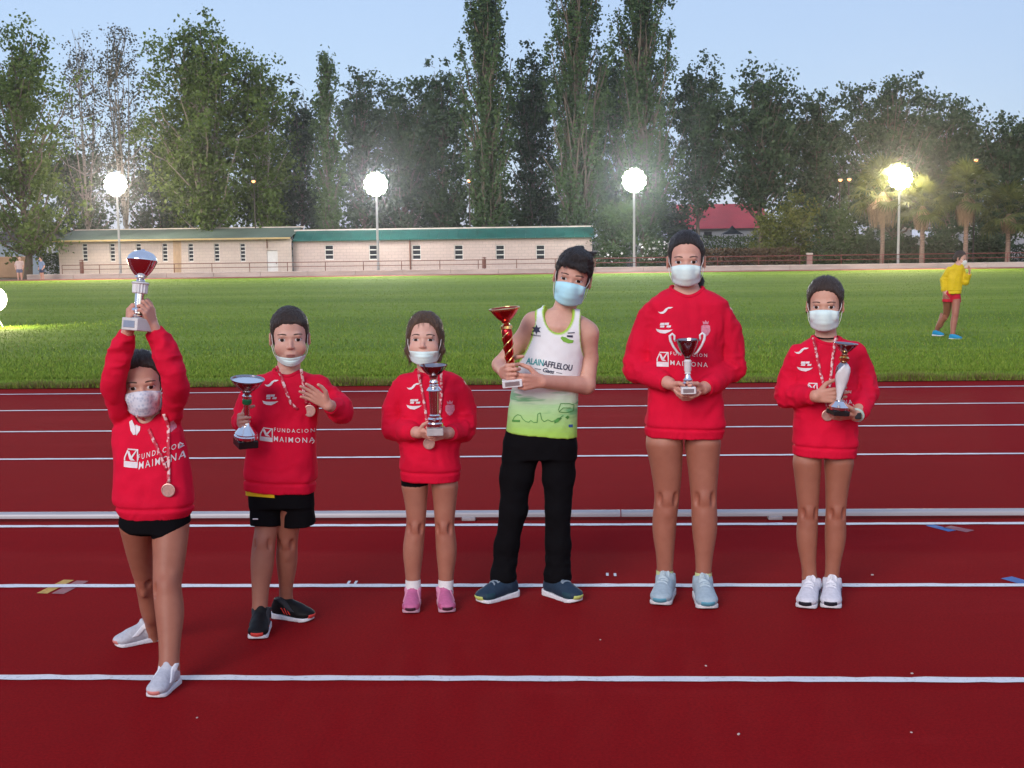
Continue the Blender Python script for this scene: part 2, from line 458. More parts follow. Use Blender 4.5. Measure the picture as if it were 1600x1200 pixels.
wall_with_holes('wall', 0, bx1 - bx0, 0, zl(eave), h1 + [door], 0, M_BLOCK2, B)
h2 = []
for cx in (514.5, 583.5, 651, 717, 781.5, 844.5, 906.5):
    h2.append((loc(X(cx - 6.8, YB2)), loc(X(cx + 6.8, YB2)), zl(Zp(cx, 406, YB2)), zl(Zp(cx, 382.5, YB2))))
wall_with_holes('wall', bx1 - bx0 + .001, bx2 - bx0, 0, zl(eave2), h2, YB2 - YB1, M_BLOCK, B)
mb = MB(); mb.box((.11, 5.0, zl(eave) / 2), (.22, 9.5, zl(eave))); mb.build('side_wall', M_BLOCK, B)
mb = MB(); mb.box((bx2 - bx0 - .11, 5.6, zl(eave2) / 2), (.22, 9.5, zl(eave2))); mb.build('side_wall', M_BLOCK, B)
for hs, nb, yy in ((h1, 5, .05), (h2, 3, YB2 - YB1 + .05)):
    for (a, b, c, d) in hs:
        mb = MB(); mb.box(((a + b) / 2, yy + .10, (c + d) / 2), (b - a, .02, d - c)); w = mb.build('window', M_DARKG, B)
        fm = MB(); fm.box((a + .02, yy + .03, (c + d) / 2), (.04, .06, d - c)); fm.box((b - .02, yy + .03, (c + d) / 2), (.04, .06, d - c))
        for i in range(nb + 1):
            z = c + (d - c) * i / nb; z = min(max(z, c + .03), d - .03)
            fm.box(((a + b) / 2, yy + .028, z), (b - a - .082, .05, .06 if nb == 3 else .055))
        fm.build('window_frame', M_WHITE, w)
mb = MB(); mb.box(((door[0] + door[1]) / 2, .1, (door[2] + door[3]) / 2), (door[1] - door[0] - .02, .06, door[3] - door[2] - .02)); dr = mb.build('door', M_WHITE, B)
mb = MB(); mb.box((door[1] - .12, .055, 1.0 * .8), (.04, .03, .12)); mb.build('handle', M_RAIL_B, dr)
# roof: left wing sloping back with ochre gutter, right wing deep green fascia slope
def slope(name, x0, x1, y0, y1, z0, z1, mat, nr, parent, th=.06):
    mb = MB(); dx = (x1 - x0) / nr
    for i in range(nr):
        a = x0 + dx * i + .006; b = x0 + dx * (i + 1) - .006
        mb.add([(a, y0, z0), (b, y0, z0), (b, y1, z1), (a, y1, z1), (a, y0, z0 - th), (b, y0, z0 - th), (b, y1, z1 - th), (a, y1, z1 - th)],
               [(0, 1, 2, 3), (7, 6, 5, 4), (0, 4, 5, 1), (2, 6, 7, 3), (0, 3, 7, 4), (1, 5, 6, 2)])
    return mb.build(name, mat, parent)
ridge1 = zl(Zp(300, 357.5, YB1 + 3.2)); ridge2 = zl(Zp(700, 357.5, YB2 + 1.2))
r1 = slope('roof', -.25, bx1 - bx0, -.25, 3.4, zl(eave) + .10, ridge1, M_ROOFL, 24, B)
r2 = slope('roof', bx1 - bx0 + .02, bx2 - bx0 + .15, YB2 - YB1 - .2, YB2 - YB1 + 1.2, zl(eave2) + .06, ridge2, M_GREEN, 31, B)
mb = MB(); mb.box(((bx1 - bx0) / 2 - .1, -.30, zl(eave) + .06), (bx1 - bx0 + .3, .10, .11)); mb.build('gutter', M_GUT, r1)
mb = MB(); mb.box(((bx2 + bx1) / 2 - bx0, YB2 - YB1 + 1.28, ridge2 + .03), (bx2 - bx1 + .3, .16, .10)); mb.build('ridge_cap', M_CAP, r2)
mb = MB(); mb.box(((bx1 - bx0) / 2, 3.48, ridge1 + .02), (bx1 - bx0 + .4, .16, .08)); mb.build('ridge_cap', M_CAP, r1)
mb = MB(); mb.box(((bx2 - bx0) / 2, 6.4, zl(eave) - .1), (bx2 - bx0 - .5, 6.2, .08)); mb.build('roof_deck', M_CONC, B)
mb = MB(); xx = loc(X(641, YB2)); mb.tube([(xx, YB2 - YB1 - .06, zl(eave2)), (xx, YB2 - YB1 - .06, .05)], .045, 8); mb.build('downpipe', M_RAIL_B, B)
mb = MB(); xx = loc(X(418, YB1)); mb.tube([(xx, -.06, zl(eave)), (xx, -.06, zl(Zp(418, 388, YB1)))], .03, 8); mb.build('downpipe', M_RAIL_B, B)
mb = MB(); xx = loc(X(277, YB1)); w_ = .30
mb.add([(xx - w_, -.004, .02), (xx + w_ * .7, -.004, .02), (xx + w_ * .9, -.004, zl(eave) * .5), (xx + w_, -.004, zl(eave) - .01), (xx - w_ * .8, -.004, zl(eave) - .01), (xx - w_ * .9, -.004, zl(eave) * .5)], [(0, 1, 2, 3, 4, 5)])
mb.build('orange_strip', M_ORANGE, B)  # upright orange strip on the wall, ground to eave

# ---- grey-blue hut at far left
M_HUT = simple('grey_blue_panel', (.24, .30, .36), .6, var=.12, scale=.8, stretch=(4, 1, .4))
M_HUTR = simple('dark_brown_roof', (.075, .058, .052), .8, var=.25, scale=.8)
YH = 90.0
hut = tag(empty('site_hut', (X(-40, YH), YH, GF)), 'grey-blue panel hut with dark roof behind the left tree', 'building')
hx = lambda p: X(p, YH) - hut.location.x
hz = lambda py: Zp(40, py, YH) - GF
for i in range(8):
    a, b = hx(-40 + i * 17), hx(-40 + i * 17 + 17)
    mb = MB(); mb.box(((a + b) / 2, .1, hz(377) / 2), (b - a - .015, .16 + .01 * (i % 2), hz(377))); mb.build('panel', M_HUT, hut)
rf = slope('roof', hx(-44), hx(98), -.3, 3.0, hz(376), hz(360.5), M_HUTR, 14, hut, .1)
for (a, b, c, d) in ((22, 36, 381, 391), (62, 84, 380, 385)):
    mb = MB(); mb.box(((hx(a) + hx(b)) / 2, -.03, (hz(c) + hz(d)) / 2), (hx(b) - hx(a), .06, hz(c) - hz(d))); wn_ = mb.build('window', M_DARKG, hut)
    mb = MB(); mb.box(((hx(a) + hx(b)) / 2, -.05, hz(d) - .03), (hx(b) - hx(a) + .1, .06, .05)); mb.build('sill', M_WHITE, wn_)
mb = MB(); mb.box((hx(79), -.02, hz(400) / 2 + .4), (.75, .05, hz(383))); mb.build('door', simple('grey_door', (.33, .35, .37), .6), hut)
# sandy mound wall left of hut
M_SAND = simple('sandy_render', (.36, .22, .13), .9, var=.2, scale=.7)
mb = MB(); a, b = X(-60, 84), X(44, 84); mb.bbox(((a + b) / 2, 84.3, (GF + Zp(20, 401, 84)) / 2), (b - a, .5, Zp(20, 401, 84) - GF), .06)
tag(mb.build('garden_wall', M_SAND), 'short sandy wall at the left edge below the hut', 'wall')

# ---- distant beige house and red-roofed hall
def far_house(name, label, p0, p1, ptop, pridge, Y, mw, mr, wins=()):
    x0, x1 = X(p0, Y), X(p1, Y); g = GF; e = tag(empty(name, (x0, Y, g)), label, 'building')
    z1 = Zp((p0 + p1) / 2, ptop, Y) - g; z2 = Zp((p0 + p1) / 2, pridge, Y) - g; L = x1 - x0
    mb = MB(); mb.box((L / 2, 4, z1 / 2), (L, 8, z1)); mb.build('wall', mw, e)
    if pridge < ptop - 3:
        mb = MB(); mb.add([(-.3, -.4, z1), (L + .3, -.4, z1), (L + .3, 4, z2), (-.3, 4, z2), (-.3, 8.4, z1), (L + .3, 8.4, z1)], [(0, 1, 2, 3), (3, 2, 5, 4), (0, 3, 4), (1, 5, 2), (0, 4, 5, 1)])
    else:
        mb = MB(); mb.box((L / 2, 4, z1 + .1), (L + .5, 8.5, .2))
    mb.build('roof', mr, e)
    for (a, b, c, d) in wins:
        mb = MB(); xa_, xb_ = X(a, Y) - x0, X(b, Y) - x0; za, zb = Zp(a, d, Y) - g, Zp(a, c, Y) - g
        mb.box(((xa_ + xb_) / 2, -.02, (za + zb) / 2), (xb_ - xa_, .06, zb - za)); mb.build('window', M_DARKG, e)
    return e
M_BEIGE = simple('beige_render', (.50, .40, .34), .85, var=.12, scale=.4)
M_REDR = simple('red_metal_roof', (.42, .035, .045), .6, var=.2, scale=.3)
M_GREYW = simple('pale_grey_wall', (.40, .40, .42), .8, var=.12, scale=.4)
far_house('beige_house', 'beige flat-topped house glimpsed between trunks above the green roof', 566, 646, 334, 333, 120, M_BEIGE, M_CAP, ((578, 590, 344, 352), (612, 622, 344, 352)))
far_house('red_roof_hall', 'hall with a bright red metal roof behind the dark trees', 1060, 1196, 357, 317, 118, M_GREYW, M_REDR, ((1100, 1112, 362, 372),))
far_house('grey_shed', 'pale grey shed seen between the palm trunks', 1385, 1424, 359, 358, 108, M_GREYW, M_CAP, ((1396, 1404, 366, 374),))
far_house('grey_warehouse', 'pale grey warehouse behind the rightmost palms', 1500, 1660, 356, 355, 112, M_GREYW, M_CAP, ((1540, 1552, 364, 374),))

# ---- black gazebo canopy
g = at(1144, 362, 104)
gz_ = tag(empty('gazebo', (g.x, 104, GF)), 'black pointed gazebo canopy in front of the red-roofed hall', 'gazebo')
M_BLK = simple('black_canvas', (.012, .012, .014), .8)
hh = Zp(1144, 366, 104) - GF; hp = Zp(1144, 352, 104) - GF; a = .82
mb = MB(); mb.add([(-a, -a, hh), (a, -a, hh), (a, a, hh), (-a, a, hh), (-.35, -.35, (hh + hp) / 2 - .06), (.35, -.35, (hh + hp) / 2 - .06), (.35, .35, (hh + hp) / 2 - .06), (-.35, .35, (hh + hp) / 2 - .06), (0, 0, hp)],
   [(0, 1, 5, 4), (1, 2, 6, 5), (2, 3, 7, 6), (3, 0, 4, 7), (4, 5, 8), (5, 6, 8), (6, 7, 8), (7, 4, 8)]); mb.build('canopy', M_BLK, gz_)
for sx in (-1, 1):
    for sy in (-1, 1):
        mb = MB(); mb.tube([(sx * a * .95, sy * a * .95, 0), (sx * a * .95, sy * a * .95, hh)], .025, 6); mb.build('leg', M_BLK, gz_)

# ---- litter bins and pillar
M_BIN = simple('brown_bin_paint', (.16, .06, .04), .5, var=.2, scale=6)
def bin_(px, pt, pb, label):
    Y = YW + .45; p = at(px, pb, Y); h = Zp(px, pt, Y) - wall_top
    e = tag(empty('litter_bin', (p.x, Y - .18, wall_top - .28)), label, 'litter bin', 'litter bins by the railing')
    z0 = .28
    mb = MB(); mb.tube([(0, .12, -.02), (0, .12, z0 + h)], .03, 8); mb.build('post', M_BIN, e)
    mb = MB(); mb.lathe([(.10, z0 + .02), (.125, z0 + .04), (.125, z0 + h * .86), (.115, z0 + h * .88)], 16, (0, -.04, 0)); mb.build('bucket', M_BIN, e, smooth='auto')
    mb = MB(); mb.lathe([(.155, z0 + h * .93), (.15, z0 + h * .97), (.05, z0 + h + .01)], 16, (0, -.02, 0)); mb.build('lid', M_BIN, e, smooth='auto')
bin_(130, 406, 422, 'brown litter bin by the railing at the left end of the building')
bin_(757, 402, 420, 'brown litter bin by the railing near the middle of the building')
Yp = YW + .5; p = at(1265, 396, Yp)
e = tag(empty('gate_pillar', (p.x, Yp, GF)), 'short pinkish pillar with pale cap behind the red railing', 'pillar')
mb = MB(); mb.bbox((0, 0, (Zp(1265, 398, Yp) - GF) / 2), (.30, .3, Zp(1265, 398, Yp) - GF), .01); mb.build('shaft', simple('pink_render', (.38, .22, .19), .8), e)
mb = MB(); mb.bbox((0, 0, Zp(1265, 396.5, Yp) - GF), (.36, .36, .10), .015); mb.build('cap', M_CAP, e)

# ================================================================== floodlights
M_POLE = simple('galvanised_pole', (.46, .45, .44), .5, metal=.3, var=.1, scale=2)
M_CASE = simple('grey_lamp_housing', (.20, .20, .21), .5)
def floodlight(px, lamp_py, colr, watt, es, label, dy=.9, size=.47, spill=.18):
    Y = YW + dy; b = at(px, 415, Y); zt = Zp(px, lamp_py, Y)
    e = tag(empty('floodlight', (b.x, Y, GF)), label, 'floodlight', 'floodlights along the far side')
    H = zt - GF
    mb = MB(); mb.tube([(0, 0, 0), (0, 0, .02), (0, 0, H * .5), (0, 0, H + .25)], [.11, .085, .075, .06], 12); mb.build('pole', M_POLE, e, smooth='auto')
    mb = MB(); mb.box((0, 0, H + size * .5), (size * 2.4, .07, .07)); mb.box((0, 0, H - size * .52), (size * 2.1, .07, .07)); mb.build('crossarm', M_POLE, e)
    me_c = me_l = None
    M_L = emissive('lamp_glass', colr, es)
    spots = [(0, 0)] + [(math.cos(q * math.pi / 3) * size * .62, math.sin(q * math.pi / 3) * size * .62) for q in range(6)] + [(math.cos(q * math.pi / 6 + .26) * size * 1.22, math.sin(q * math.pi / 6 + .26) * size * 1.22) for q in range(12)]
    R = Matrix.Rotation(R_(90), 3, 'X'); hr = size * .335; mc = ml = None
    for (ax_, az_) in spots:
        c = Vector((ax_, -.16, az_ + H))
        if mc is None:
            mb = MB(); mb.lathe([(hr * .35, -.20), (hr * .8, -.12), (hr, .0), (hr, .03)], 16); mb.v = [tuple(R @ Vector(v)) for v in mb.v]
            lamp = mb.build('lamp_head', M_CASE, e, smooth='auto', loc=c); mc = lamp.data
            mb = MB(); mb.lathe([(hr * .99, .031), (hr * .9, .06), (hr * .5, .085), (.02, .09)], 16); mb.v = [tuple(R @ Vector(v)) for v in mb.v]
            ml = mb.build('lamp_glass', M_L, lamp, smooth=True).data
        else:
            lamp = link(bpy.data.objects.new('lamp_head', mc), e); lamp.location = c; link(bpy.data.objects.new('lamp_glass', ml), lamp)
    ld = bpy.data.lights.new('flood_light', 'SPOT'); ld.energy = watt * 1.25; ld.color = colr; ld.shadow_soft_size = .5; ld.spot_size = R_(150); ld.spot_blend = .6
    lo = bpy.data.objects.new('flood_light', ld); link(lo, e); lo.location = (0, -.45, H); lo.rotation_euler = (R_(-82), 0, 0)
    ld = bpy.data.lights.new('spill_light', 'POINT'); ld.energy = watt * spill; ld.color = colr; ld.shadow_soft_size = .5
    lo = bpy.data.objects.new('spill_light', ld); link(lo, e); lo.location = (0, .55, H)
    return e
floodlight(188, 288, (1.0, .86, .66), 4500, 60, 'warm white floodlight on a tall pole at the left of the building', spill=.16)
floodlight(591, 288, (1.0, .97, .90), 3600, 60, 'white floodlight on a tall pole before the middle of the building')
floodlight(991, 282, (.95, 1.0, .93), 3600, 60, 'white floodlight on a tall pole right of the building end')
floodlight(1403, 278, (1.0, .84, .55), 5400, 60, 'warm yellow floodlight on a tall pole among the palms', spill=.24)

# low work light standing on the grass at the left edge
gl = ground(-4, 512)
e = tag(empty('work_light', (gl.x, gl.y, gl.z)), 'glaring work light standing low on the grass at the left edge', 'work light')
M_WL = emissive('work_light_glass', (1.0, .88, .62), 40)
for a in (-.35, 1.75, 3.8):
    mb = MB(); mb.tube([(0, 0, .22), (.16 * math.cos(a), .16 * math.sin(a), 0)], .014, 6); mb.build('leg', M_CASE, e)
mb = MB(); mb.tube([(0, 0, .18), (0, 0, .30)], .016, 6); mb.build('stem', M_CASE, e)
Rw = Matrix.Rotation(R_(90), 3, 'X'); mb = MB(); mb.lathe([(.10, -.12), (.20, -.06), (.245, 0), (.245, .03)], 28); mb.v = [tuple(Rw @ Vector(v) + Vector((0, 0, .58))) for v in mb.v]; hd = mb.build('lamp_head', M_CASE, e, smooth='auto')
mb = MB(); mb.lathe([(.24, .031), (.21, .06), (.12, .085), (.01, .09)], 28); mb.v = [tuple(Rw @ Vector(v) + Vector((0, 0, .58))) for v in mb.v]; mb.build('lamp_glass', M_WL, hd, smooth=True)
ld = bpy.data.lights.new('work_lamp', 'POINT'); ld.energy = 200; ld.color = (1, .82, .5); ld.shadow_soft_size = .12
lo = bpy.data.objects.new('work_lamp', ld); link(lo, e); lo.location = (0, -.4, .6)

# small orange street lamps far off
def street_lamp(px, py, Y, label):
    b = at(px, py, Y); e = tag(empty('street_lamp', (b.x, Y, GF)), label, 'street lamp', 'orange street lamps among the trees')
    H = b.z - GF
    mb = MB(); mb.tube([(0, .1, 0), (0, .1, H), (0, 0, H + .12)], [.05, .035, .03], 8); mb.build('pole', M_HUTR, e)
    mb = MB(); mb.lathe([(.05, .10), (.16, .06), (.17, .03)], 14, (0, 0, H)); mb.build('shade', M_CASE, e)
    mb = MB(); mb.lathe([(.02, -.12), (.10, -.07), (.13, 0), (.10, .03)], 14, (0, 0, H)); mb.build('bulb', emissive('sodium_bulb', (1.0, .30, .04), 2.2), e, smooth=True)
street_lamp(396, 283, 85.0, 'small orange street lamp right of the big bushy tree')
street_lamp(733, 282, 85.0, 'small orange street lamp left of the tall lone poplar')
street_lamp(1313, 281, 84.5, 'left one of two orange street lamps side by side among dark trees')
street_lamp(1327, 280, 84.6, 'right one of two orange street lamps side by side among dark trees')
street_lamp(1525, 250, 84.0, 'highest orange street lamp above the palms at right')
mb = MB(); pts = [at(1484 + i * 14, 299 + 9 * math.sin(min(1, i / 7) * 2.0) - i * .25, 86) for i in range(14)]
mb.tube(pts, .035, 6); tag(mb.build('overhead_cable', M_WHITE), 'pale overhead cable sagging between the palms at right', 'cable')
# ================================================================== VEGETATION
def mat_leaf(name, dark, mid, light):
    m, nt, bs = nodes(name)
    a = nt.nodes.new('ShaderNodeAttribute'); a.attribute_name = 'tone'
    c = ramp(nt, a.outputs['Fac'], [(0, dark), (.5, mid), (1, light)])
    nt.links.new(c, bs.inputs['Base Color']); bs.inputs['Roughness'].default_value = .6; bs.inputs['Specular IOR Level'].default_value = .3
    tr = nt.nodes.new('ShaderNodeBsdfTranslucent'); nt.links.new(c, tr.inputs['Color'])
    mx = nt.nodes.new('ShaderNodeMixShader'); mx.inputs[0].default_value = .3
    out = nt.nodes['Material Output']; nt.links.new(bs.outputs[0], mx.inputs[1]); nt.links.new(tr.outputs[0], mx.inputs[2]); nt.links.new(mx.outputs[0], out.inputs[0])
    return m
ML = dict(
    plane=mat_leaf('plane_leaf', (.055, .088, .016), (.108, .165, .030), (.190, .245, .055)),
    dark=mat_leaf('dark_elm_leaf', (.024, .044, .020), (.052, .090, .036), (.098, .140, .056)),
    poplar=mat_leaf('poplar_leaf', (.038, .070, .024), (.076, .128, .042), (.135, .190, .068)),
    grey=mat_leaf('grey_leaf', (.050, .055, .040), (.095, .100, .072), (.16, .16, .12)),
    olive=mat_leaf('olive_leaf', (.065, .080, .016), (.14, .155, .030), (.24, .23, .05)),
    brown=mat_leaf('dry_leaf', (.075, .045, .025), (.14, .085, .045), (.22, .14, .08)),
    shrub=mat_leaf('shrub_leaf', (.030, .054, .018), (.064, .104, .032), (.115, .160, .052)),
)
M_BARK = simple('grey_brown_bark', (.14, .105, .080), .9, var=.35, scale=3, stretch=(3, 3, .6), bmp=.5, bscale=9, dist=.03)
M_BARKP = simple('pale_bark', (.26, .22, .18), .9, var=.3, scale=3, stretch=(3, 3, .6))

def leaf_mesh(name, P, tone, size, rg, aspect=.72, down=0.0):
    n = len(P)
    d = rg.normal(size=(n, 3)); d[:, 2] -= down; d /= np.linalg.norm(d, axis=1)[:, None]
    u = rg.normal(size=(n, 3)); u -= d * (u * d).sum(1)[:, None]; u /= np.linalg.norm(u, axis=1)[:, None]
    sz = (size * rg.uniform(.6, 1.25, n))[:, None]
    V = np.empty((n, 4, 3)); V[:, 0] = P - d * sz * .5; V[:, 1] = P + u * sz * aspect * .5; V[:, 2] = P + d * sz * .5; V[:, 3] = P - u * sz * aspect * .5
    me = np_mesh(name, V.reshape(-1, 3), np.arange(n * 4).reshape(-1, 4), False)
    t = me.attributes.new('tone', 'FLOAT', 'FACE'); t.data.foreach_set('value', np.clip(tone, 0, 1).astype(np.float32))
    return me

def env(style, t):
    if style == 'poplar': return min(1, (t + .06) / .30) ** .7 * max(0, 1 - t) ** .45 * 1.18
    if style == 'vase': return (.35 + .65 * min(1, t / .55)) * max(0, 1 - max(0, t - .6) / .4) ** .55
    return max(.02, math.sin(math.pi * min(1, .10 + .86 * t))) ** .62

def tree(name, label, px, top, hw, cbot, Y, style='round', leaf='plane', seed=1, limbs=34, per=230, lsize=.24, group='trees beyond the far side', trunk_r=.2, clump=.62, bark=None, lean=0, forks=0, cat='tree', depth=1.0, fill=True):
    rg = np.random.default_rng(seed); rn = random.Random(seed)
    if leaf == 'dark': limbs = int(limbs * 1.5); lsize *= 1.2; hw *= 1.12
    if leaf in ('plane', 'poplar'): limbs = int(limbs * 1.4); per = int(per * 1.25); lsize *= 1.15; hw *= 1.10
    b = at(px, 400, Y); base = Vector((b.x, Y, GF)); T = Zp(px, top, Y) - GF; R = hw * Y / FPX; cb = Zp(px, cbot, Y) - GF
    e = tag(empty(name, base), label, cat, group)
    wood = MB(); CH = T - cb
    # trunk
    tips = []
    npt = 7; wob = [Vector((rn.uniform(-1, 1), rn.uniform(-1, 1), 0)) * .05 * R for _ in range(npt)]
    tz = T * (.93 if style == 'poplar' else .62)
    tp = [Vector((lean * (i / (npt - 1)), 0, tz * i / (npt - 1))) + wob[i] * (i > 0) for i in range(npt)]
    if forks == 0: wood.tube(tp, [trunk_r * (1.25 if i == 0 else 1 - .78 * i / (npt - 1)) for i in range(npt)], 9)
    else:
        fz = max(cb * .75, T * .16)
        wood.tube([(0, 0, 0), (0, 0, fz)], [trunk_r * 1.25, trunk_r], 9)
        for k in range(forks):
            an = k * 2 * math.pi / forks + rn.random(); rr = R * rn.uniform(.15, .42)
            q = [Vector((0, 0, fz * .93))]
            for j in range(1, 6):
                f = j / 5; q.append(Vector((math.cos(an) * rr * f ** .8, math.sin(an) * rr * f ** .8, fz + (T * rn.uniform(.72, .8) - fz) * f)))
            wood.tube(q, [trunk_r * .62 * (1 - .75 * j / 5) for j in range(6)], 7)
            tips.append(q)
    P = []; tone = []
    for k in range(limbs):
        t = (k + rn.random()) / limbs
        if style != 'poplar': t = t ** .85
        er = env(style, t) * R
        an = k * 2.39996 + rn.uniform(-.5, .5); rad = er * (.25 + .8 * rn.random() ** .6)
        end = Vector((math.cos(an) * rad + lean * t, math.sin(an) * rad * depth, cb + CH * min(.985, t)))
        if style == 'poplar': st_z = max(cb * .6, end.z - rad * rn.uniform(2.4, 3.6) - CH * .05)
        else: st_z = max(cb * .55, end.z - rad * rn.uniform(.7, 1.4) - CH * .08)
        st_z = min(st_z, tz)
        f = st_z / tz * (npt - 1); i0 = min(npt - 2, int(f)); st = tp[i0].lerp(tp[i0 + 1], f - i0)
        if forks:
            q = rn.choice(tips); cand = [p for p in q if p.z < end.z - .3] or [q[0]]; st = cand[-1] if rn.random() < .6 else rn.choice(cand)
        pts = []
        for j in range(5):
            g_ = j / 4; p = st.lerp(end, g_); p.z += (math.sin(g_ * math.pi) * -.07) * (end - st).length * (1 if style != 'poplar' else -.3)
            p += Vector((rn.uniform(-1, 1), rn.uniform(-1, 1), rn.uniform(-1, 1))) * .04 * (end - st).length * (0 < j < 4)
            pts.append(p)
        r0 = min(trunk_r * .42, .022 * (end - st).length + .02)
        wood.tube(pts, [r0 * (1 - .8 * j / 4) for j in range(5)], 5, cap=False)
        ln = (end - st).length
        nc = 5 if style == 'poplar' else 6
        ct = rn.uniform(.15, .85)
        for c in range(nc):
            g_ = rn.uniform(.35 if style != 'poplar' else .2, 1.08); i0 = min(3, int(g_ * 4)); p = pts[i0].lerp(pts[i0 + 1], g_ * 4 - i0)
            off = Vector((rn.gauss(0, 1), rn.gauss(0, 1), rn.gauss(0, .8))) * clump * (.75 if style != 'poplar' else .32)
            c0 = np.array(p + off); s = clump * rn.uniform(.5, 1.0)
            if c % 2 == 0 and style != 'poplar': wood.tube([p, p + off * .9], [.018, .006], 3, cap=False)
            m_ = max(4, int(per / nc))
            sg = np.array([s, s, s * .75]) if style != 'poplar' else np.array([s * .42, s * .42, s * 1.1])
            q = c0 + rg.normal(size=(m_, 3)) * sg * .62
            P.append(q)
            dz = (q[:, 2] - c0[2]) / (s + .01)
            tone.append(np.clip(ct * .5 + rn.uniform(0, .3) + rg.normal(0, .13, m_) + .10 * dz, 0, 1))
    P = np.concatenate(P); tone = np.concatenate(tone)
    keep = P[:, 2] > .15; P = P[keep]; tone = tone[keep]
    wood.build('trunk', bark or M_BARK, e, smooth=True)
    me = leaf_mesh('crown', P, tone, lsize, rg); me.materials.append(ML[leaf]); link(bpy.data.objects.new('crown', me), e)
    return e

# left group
tree('plane_tree', 'leafy green tree at the left edge with its trunk before the grey hut', 42, 42, 92, 372, 81.0, 'round', 'plane', 11, 46, 200, .22, trunk_r=.24, clump=.75)
tree('thin_tree', 'sparse greyish tree with thin bare branches behind the left floodlight', 140, 45, 52, 330, 90, 'vase', 'grey', 12, 40, 70, .19, trunk_r=.13, clump=.6, forks=4, bark=M_BARKP)
tree('thin_tree', 'taller sparse grey-green tree right of the left floodlight', 200, 33, 50, 330, 88, 'vase', 'grey', 13, 44, 95, .19, trunk_r=.14, clump=.6, forks=4, bark=M_BARKP)
tree('bushy_tree', 'big bushy green tree with pale branches fanning out above the building', 326, 40, 102, 352, 86, 'vase', 'plane', 14, 78, 190, .23, trunk_r=.22, clump=.80, forks=7, bark=M_BARKP)
tree('bushy_tree', 'lower rounded green tree against the big bushy tree on its right', 416, 92, 50, 352, 87, 'vase', 'plane', 15, 40, 150, .22, trunk_r=.14, clump=.65, forks=4, bark=M_BARKP)
tree('undergrowth_tree', 'dark low tree under the thin trees above the left roof', 120, 225, 66, 372, 93, 'round', 'dark', 16, 30, 170, .24, trunk_r=.12)
tree('undergrowth_tree', 'dark low tree filling the gap under the big bushy tree', 262, 215, 74, 372, 94, 'round', 'dark', 17, 32, 170, .24, trunk_r=.12)
tree('undergrowth_tree', 'low dark tree between the bushy tree and the slim poplar', 430, 262, 52, 372, 93, 'round', 'dark', 18, 26, 150, .24, trunk_r=.12)
# middle
tree('poplar_tree', 'slim short poplar left of the second floodlight', 517, 82, 25, 348, 86, 'poplar', 'poplar', 21, 40, 120, .19, trunk_r=.14, clump=.6)
tree('dark_tree', 'dark spreading tree directly left of the slim poplar', 474, 138, 38, 330, 92, 'round', 'dark', 22, 30, 150, .23, trunk_r=.15)
tree('dark_tree', 'dark tree with a pointed crown just right of the slim poplar', 571, 113, 40, 335, 91, 'round', 'dark', 23, 34, 170, .23, trunk_r=.16)
tree('dark_tree', 'dark broad tree above the second floodlight pole and beige house', 634, 132, 52, 338, 92, 'round', 'dark', 24, 42, 180, .23, trunk_r=.17)
tree('dark_tree', 'dark tree close behind the left side of the lone poplar', 695, 108, 50, 345, 93, 'round', 'dark', 25, 42, 180, .23, trunk_r=.17)
tree('poplar_tree', 'tall lone poplar reaching past the top of the picture', 764, -130, 44, 352, 86, 'poplar', 'poplar', 26, 90, 165, .20, trunk_r=.24, clump=.72)
tree('dark_tree', 'dark tree filling the gap between the lone poplar and the twin poplars', 832, 92, 50, 345, 93, 'round', 'dark', 27, 44, 180, .23, trunk_r=.17)
tree('poplar_tree', 'left one of the two tall twin poplars', 905, -150, 58, 352, 87, 'poplar', 'poplar', 28, 96, 165, .20, trunk_r=.24, clump=.74)
tree('poplar_tree', 'right one of the two tall twin poplars above the third floodlight', 1006, -140, 60, 352, 88, 'poplar', 'poplar', 29, 96, 160, .20, trunk_r=.24, clump=.74)
tree('dark_tree', 'dark tree standing behind the twin poplars', 962, 75, 62, 350, 96, 'round', 'dark', 30, 44, 180, .24, trunk_r=.17)
# right
tree('dark_tree', 'dark tree right beside the twin poplars above the tall girl', 1092, 108, 50, 300, 92, 'round', 'dark', 31, 44, 185, .23, trunk_r=.17)
tree('dark_tree', 'dark tree with two thin crowns above the red roof', 1190, 112, 64, 296, 91, 'round', 'dark', 32, 54, 190, .23, trunk_r=.19)
tree('dark_tree', 'dark tree above the two paired street lamps', 1275, 150, 58, 335, 93, 'round', 'dark', 33, 44, 190, .23, trunk_r=.17)
tree('dark_tree', 'broad dark dome-shaped tree above the yellow floodlight', 1392, 134, 96, 335, 94, 'round', 'dark', 34, 76, 210, .24, trunk_r=.22)
tree('dark_tree', 'dark tree at right below the highest street lamp', 1480, 168, 60, 340, 95, 'round', 'dark', 35, 44, 190, .24, trunk_r=.17)
tree('dark_tree', 'dark sloping tree cut by the right edge of the picture', 1572, 188, 62, 345, 94, 'round', 'dark', 36, 46, 190, .24, trunk_r=.18)

